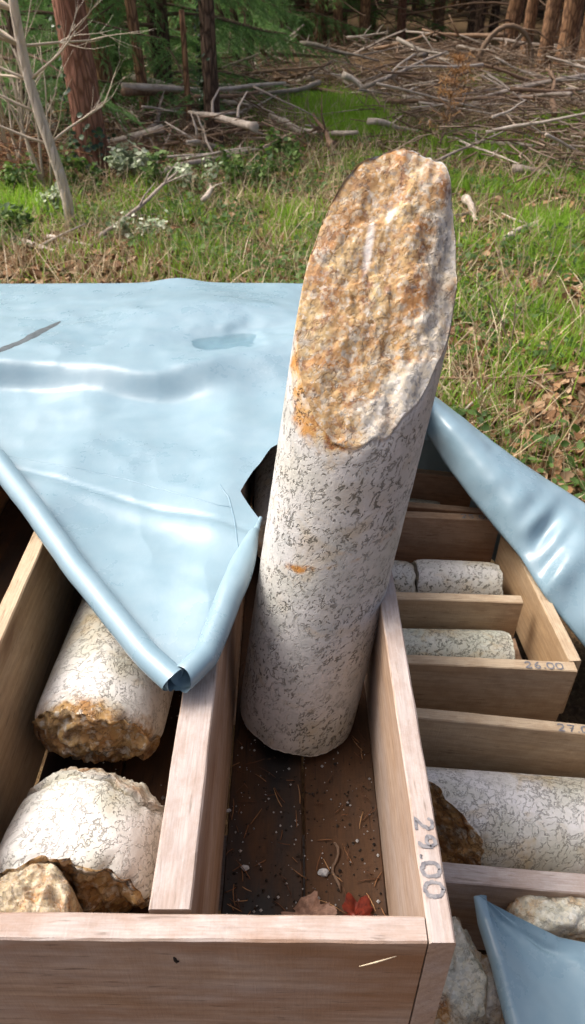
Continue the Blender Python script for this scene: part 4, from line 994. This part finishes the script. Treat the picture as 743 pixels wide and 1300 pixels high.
# drooping green spruces, upper left
for i, (px, py, sc, dy, rz, lb) in enumerate(((215, 140, 1.0, 0, .3, 'drooping green spruce between the pine and the dark trunk'), (45, 175, .9, 0, 1.9, 'dark green spruce behind the pale sapling'), (150, 120, 1.15, 0, 2.6, 'green spruce filling the gap behind the reddish pine'), (300, 95, 1.0, 0, 4.0, 'pale green spruce behind the dark ivy-clad trunk'), (-40, 130, 1.2, 0, 5.0, 'big green spruce at the shaded forest edge'), (360, 62, 1.1, 0, .9, 'dark spruce at the far side of the clearing beside the lone trunk'), (470, 48, 1.2, 0, 3.3, 'wide dark spruce at the far forest edge behind the brushwood'), (90, 75, 1.2, 0, 1.1, 'shaded spruce deep behind the pine'))):
    g = gp(px, py); cr = low_crown[i % 2]
    tree('spruce_tree', g + Vector((0, dy, 0)), trunk_mesh(5, .07, .02, 70 + i, 12, 30, .2, .03, .05), cr, lb, M['bark_dark'], rz=rz, sc=sc)
# far forest of bare trunks
far_tr = {}
for mt in ('bark_brown', 'bark_dark', 'bark_pine'):
    for s in range(3):
        me = trunk_mesh(9.5, .12, .05, 200 + s * 7 + len(mt), 14, 34, .25, .05, .06); me.materials.append(M[mt]); far_tr[(mt, s)] = me
fg = 'trunks of the far forest'; placed = []
tries = 0
while len(placed) < 150 and tries < 9000:
    tries += 1; y = rng.uniform(15.5, 40); x = rng.uniform(-.48, .52) * y
    if y < 17.5 and x < 3.2: continue
    if any((x - a) ** 2 + (y - b) ** 2 < .8 for a, b in placed): continue
    placed.append((x, y)); mt = rng.choices(['bark_brown', 'bark_dark', 'bark_pine'], [.55, .3, .15])[0]
    o = empty('forest_tree', (x, y, gz(x, y))); o.rotation_euler = (rng.gauss(0, .015), rng.gauss(0, .02), rng.uniform(0, 6.28)); k = rng.uniform(.7, 1.25); o.scale = (k, k, rng.uniform(.9, 1.15))
    link('trunk', far_tr[(mt, rng.randrange(3))], None, o); c_ = link('crown', high_crown[rng.randrange(2)][0], None, o); link('dead_boughs', low_crown[rng.randrange(2)][1], None, o)
    wd = {'bark_brown': 'brown', 'bark_dark': 'dark', 'bark_pine': 'reddish'}[mt]
    wd = ('stout ' if k > 1.02 else 'slim ') + wd + (' leaning' if abs(o.rotation_euler.y) > .02 else ' upright'); dp = 'front rows' if y < 23 else 'depth'; tag(o, f'{wd} conifer trunk in the {dp} of the far forest', 'tree', f'{wd} {fg}, {dp}')
for px, py, r_, rz, lb in ((688, 92, .9, .0, 'leaning orange-brown trunk at the near edge of the far forest'), (716, 88, 1.3, 1.0, 'thick brown trunk at the forest edge beside the leaning one'), (742, 94, 1.3, 2.0, 'thick brown forest-edge trunk next to the short green strip'), (665, 82, .8, 3.0, 'slim brown trunk at the forest edge behind the arching root')):
    g = gp(px, py); o = empty('forest_tree', g); o.rotation_euler = (0, .03, rz); o.scale = (r_, r_, 1); link('trunk', far_tr[('bark_brown', 0)], None, o); link('crown', high_crown[0][0], None, o); tag(o, lb, 'tree')
# branching woody plants
def grow(mb, p, d, L, r, depth, rg, t=.9, spread=.6, up=.1, kids=3, leaves_=None):
    n = 5; pts = [p.copy()]
    for i in range(n):
        d = (d + Vector((rg.gauss(0, .10), rg.gauss(0, .10), rg.gauss(0, .08) + up * .1))).normalized(); p = p + d * L / n; pts.append(p.copy())
    mb.tube(pts, [r * (1 - .55 * i / n) for i in range(n + 1)], 8 if r > .015 else (5 if r > .005 else 3), True, min(1, max(0, t + rg.gauss(0, .08))))
    if leaves_ is not None and depth == 0: leaves_ += pts[1:]
    if depth == 0: return
    for k in range(kids):
        i = rg.randrange(2, n + 1); dd = (d + Vector((rg.gauss(0, spread), rg.gauss(0, spread), rg.gauss(0, spread * .6) + up))).normalized()
        grow(mb, pts[i], dd, L * rg.uniform(.45, .75), r * .42, depth - 1, rg, t, spread, up, kids, leaves_)
M['pale_wood'] = tintmat('pale_twigs', [(0, (.25, .19, .13)), (.6, (.44, .37, .28)), (1, (.62, .55, .45))], .8)
sap = empty('sapling', gp(89, 283)); tag(sap, 'slender pale leaning sapling with smooth bark and bare twigs', 'tree')
base = gp(89, 283); topw = Vector((-1.62, 4.75, 1.45))
topw = Vector(P(12, -20, .0)); dirn = Vector((0, 0, 0))
# point on the sight line of the stem's upper end, at the sapling's own distance
x_ = (14 - 371.5) / FPX; y_ = (650 + 5) / FPX; dv = Vector((x_, math.cos(PITCH) + y_ * math.sin(PITCH), -math.sin(PITCH) + y_ * math.cos(PITCH))); s_ = (base.y - .1) / dv.y
topw = Vector((0, 0, CAMZ)) + dv * s_; dd = topw - base
pts = [base + dd * (i / 14 * 1.9) + Vector((.025 * math.sin(i * .9), .02 * math.cos(i * 1.1), 0)) for i in range(15)]; pts[0].z -= .08
mb = MB(); mb.tube([p - base for p in pts], [.034 * (1 - .5 * i / 14) for i in range(15)], 12, True, .6, .08)
mb.build('trunk', M['bark_pale'], sap)
rg = random.Random(3); mb = MB()
for k in range(24):
    i = rg.randrange(3, 13); sd_ = -1 if rg.random() < .7 else 1
    grow(mb, pts[i] - base, Vector((sd_ * rg.uniform(.5, 1), rg.gauss(0, .4), rg.uniform(.0, .6))).normalized(), rg.uniform(.35, .7), .009, 2, rg, .75, .5, .15, 3)
mb.build('crown', M['pale_wood'], sap)
def bush(name, px, py, n, L, r, label, cat, mat, seed, t=.8, depth=2, spread=.5, group=None, leafmat=None, leafsize=.04, nleaf=3, kids=3, lean=(0, 0)):
    rg = random.Random(seed); ng = np.random.default_rng(seed); g = gp(px, py); o = empty(name, g); mb = MB(); lv = []
    for k in range(n):
        a = rg.uniform(0, 6.28); grow(mb, Vector((rg.gauss(0, .05), rg.gauss(0, .05), -.02)), Vector((math.cos(a) * spread + lean[0], math.sin(a) * spread, 1)).normalized(), L * rg.uniform(.6, 1.1), r, depth, rg, t, .5, .2, kids, lv)
    mb.build('stems', M[mat], o)
    if leafmat:
        ps = [(p.x + rg.gauss(0, .02), p.y + rg.gauss(0, .02), max(.01, p.z + rg.gauss(0, .02))) for p in lv for _ in range(nleaf)]; m_ = len(ps)
        l_ = scatter('foliage', M[leafmat], leafb, leaff, ps, ng.uniform(0, 6.28, m_), ng.normal(0, .5, m_), ng.normal(0, .5, m_), leafsize * ng.uniform(.6, 1.3, m_), ng.random(m_), None, None); l_.parent = o
    return tag(o, label, cat, group)
bush('bare_shrub', 15, 215, 11, 1.0, .012, 'leafless pale shrub with tangled twigs beside the pale sapling', 'shrub', 'pale_wood', 5, .75, 3, .45)
bush('bare_shrub', 62, 235, 4, .9, .012, 'leafless pale stems rising just behind the pale sapling', 'shrub', 'pale_wood', 6, .6, 2, .35)
bush('holly_shrub', 165, 225, 7, .16, .006, 'small shrub with whitish variegated leaves at the foot of the pine', 'shrub', 'twig', 7, .4, 2, .7, None, 'pale_leaf', .045, 2)
bush('holly_shrub', 62, 262, 5, .12, .005, 'low pale-leaved plant just left of the sapling base', 'shrub', 'twig', 8, .4, 2, .8, None, 'pale_leaf', .035, 2)
bush('holly_shrub', 258, 245, 5, .15, .005, 'pale green leafy plant under the long grey branch tip', 'shrub', 'twig', 9, .4, 2, .8, None, 'pale_leaf', .035, 1)
bush('holly_shrub', 180, 305, 5, .12, .005, 'yellowish leafy plant near the middle of the long grey branch', 'shrub', 'twig', 10, .4, 2, .8, None, 'pale_leaf', .03, 1)
for i, (px, py, lb) in enumerate(((205, 235, 'dark green bramble behind the long grey branch'), (300, 235, 'dark green bramble under the thick grey branch'), (345, 235, 'bushy green bramble just left of the core top'), (100, 232, 'dark green bramble at the left foot of the pine'), (30, 300, 'green bramble beside the bleached branch'), (370, 215, 'tall green bramble between the brushwood and the core top'), (470, 300, 'green bramble hidden partly behind the upright core'), (30, 240, 'low green bramble under the bare shrub'))):
    bush('bramble', px, py, 5, .16, .005, lb, 'shrub', 'twig', 20 + i, .3, 2, .7, 'brambles along the clearing edge', 'herb', .042, 1)
# dead orange conifer seedling and a few twiggy saplings on the clearing
rg = random.Random(5); g = gp(556, 196); o = empty('dead_seedling', g); tag(o, 'small dead conifer seedling with orange needles in the brushwood', 'seedling')
mb = MB(); st = [Vector((.02 * i * .6, 0, .085 * i)) for i in range(9)]; mb.tube(st, [.012 * (1 - .08 * i) for i in range(9)], 6, True, .6); ps = []
for i in range(2, 9):
    for k in range(5):
        a = rg.uniform(0, 6.28); d = Vector((math.cos(a), math.sin(a), .35)); L = .16 * (1.25 - i / 9) + .05; q = st[i] + d * L; mb.tube([st[i], q], [.004, .002], 3, False, .6)
        for _ in range(20 if i > 4 else 6): ps.append(st[i].lerp(q, rg.random()))
mb.build('stems', M['twig'], o); m_ = len(ps)
l_ = scatter('foliage', M['rust_needles'], [(-.5, -.05, 0), (.5, -.03, 0), (.5, .03, 0), (-.5, .05, 0)], [(0, 1, 2, 3)], [tuple(p) for p in ps], nrg.uniform(0, 6.28, m_), nrg.normal(0, .6, m_), nrg.normal(0, .8, m_), .07 * nrg.uniform(.6, 1.3, m_), nrg.random(m_), None, None); l_.parent = o
for i, (px, py, lb) in enumerate(((545, 330, 'thin bare twig plant right beside the core top'), (655, 455, 'brown bare weed stalk arching over leaves beyond the tarpaulin fold'), (668, 240, 'dry pale weed stalk at the near edge of the brushwood'), (705, 250, 'dry pale forked weed on the short grass'), (405, 150, 'bare twiggy sapling at the edge of the bright grass'))):
    bush('weed_stalk', px, py, 2, .30, .005, lb, 'plant', 'twig', 40 + i, .75, 2, .4)
# bracken, brown, far left
rg = random.Random(9)
for i, (px, py, lb) in enumerate(((5, 225, 'dead rust-brown bracken clump under the bare shrub'), (40, 205, 'dead brown bracken behind the bare shrub'))):
    g = gp(px, py); o = empty('dead_bracken', g); mb = MB()
    for k in range(260):
        a = rg.uniform(0, 6.28); d = Vector((math.cos(a), math.sin(a), rg.uniform(-.1, .5))); p = Vector((rg.gauss(0, .22), rg.gauss(0, .15), abs(rg.gauss(0, .12)))); L = rg.uniform(.1, .3)
        mb.tube([p, p + d * L * .5, p + d * L + Vector((0, 0, -.05))], [.004, .003, .002], 3, False, rg.random())
    mb.build('fronds', M['dry_needles'], o); tag(o, lb, 'fern')
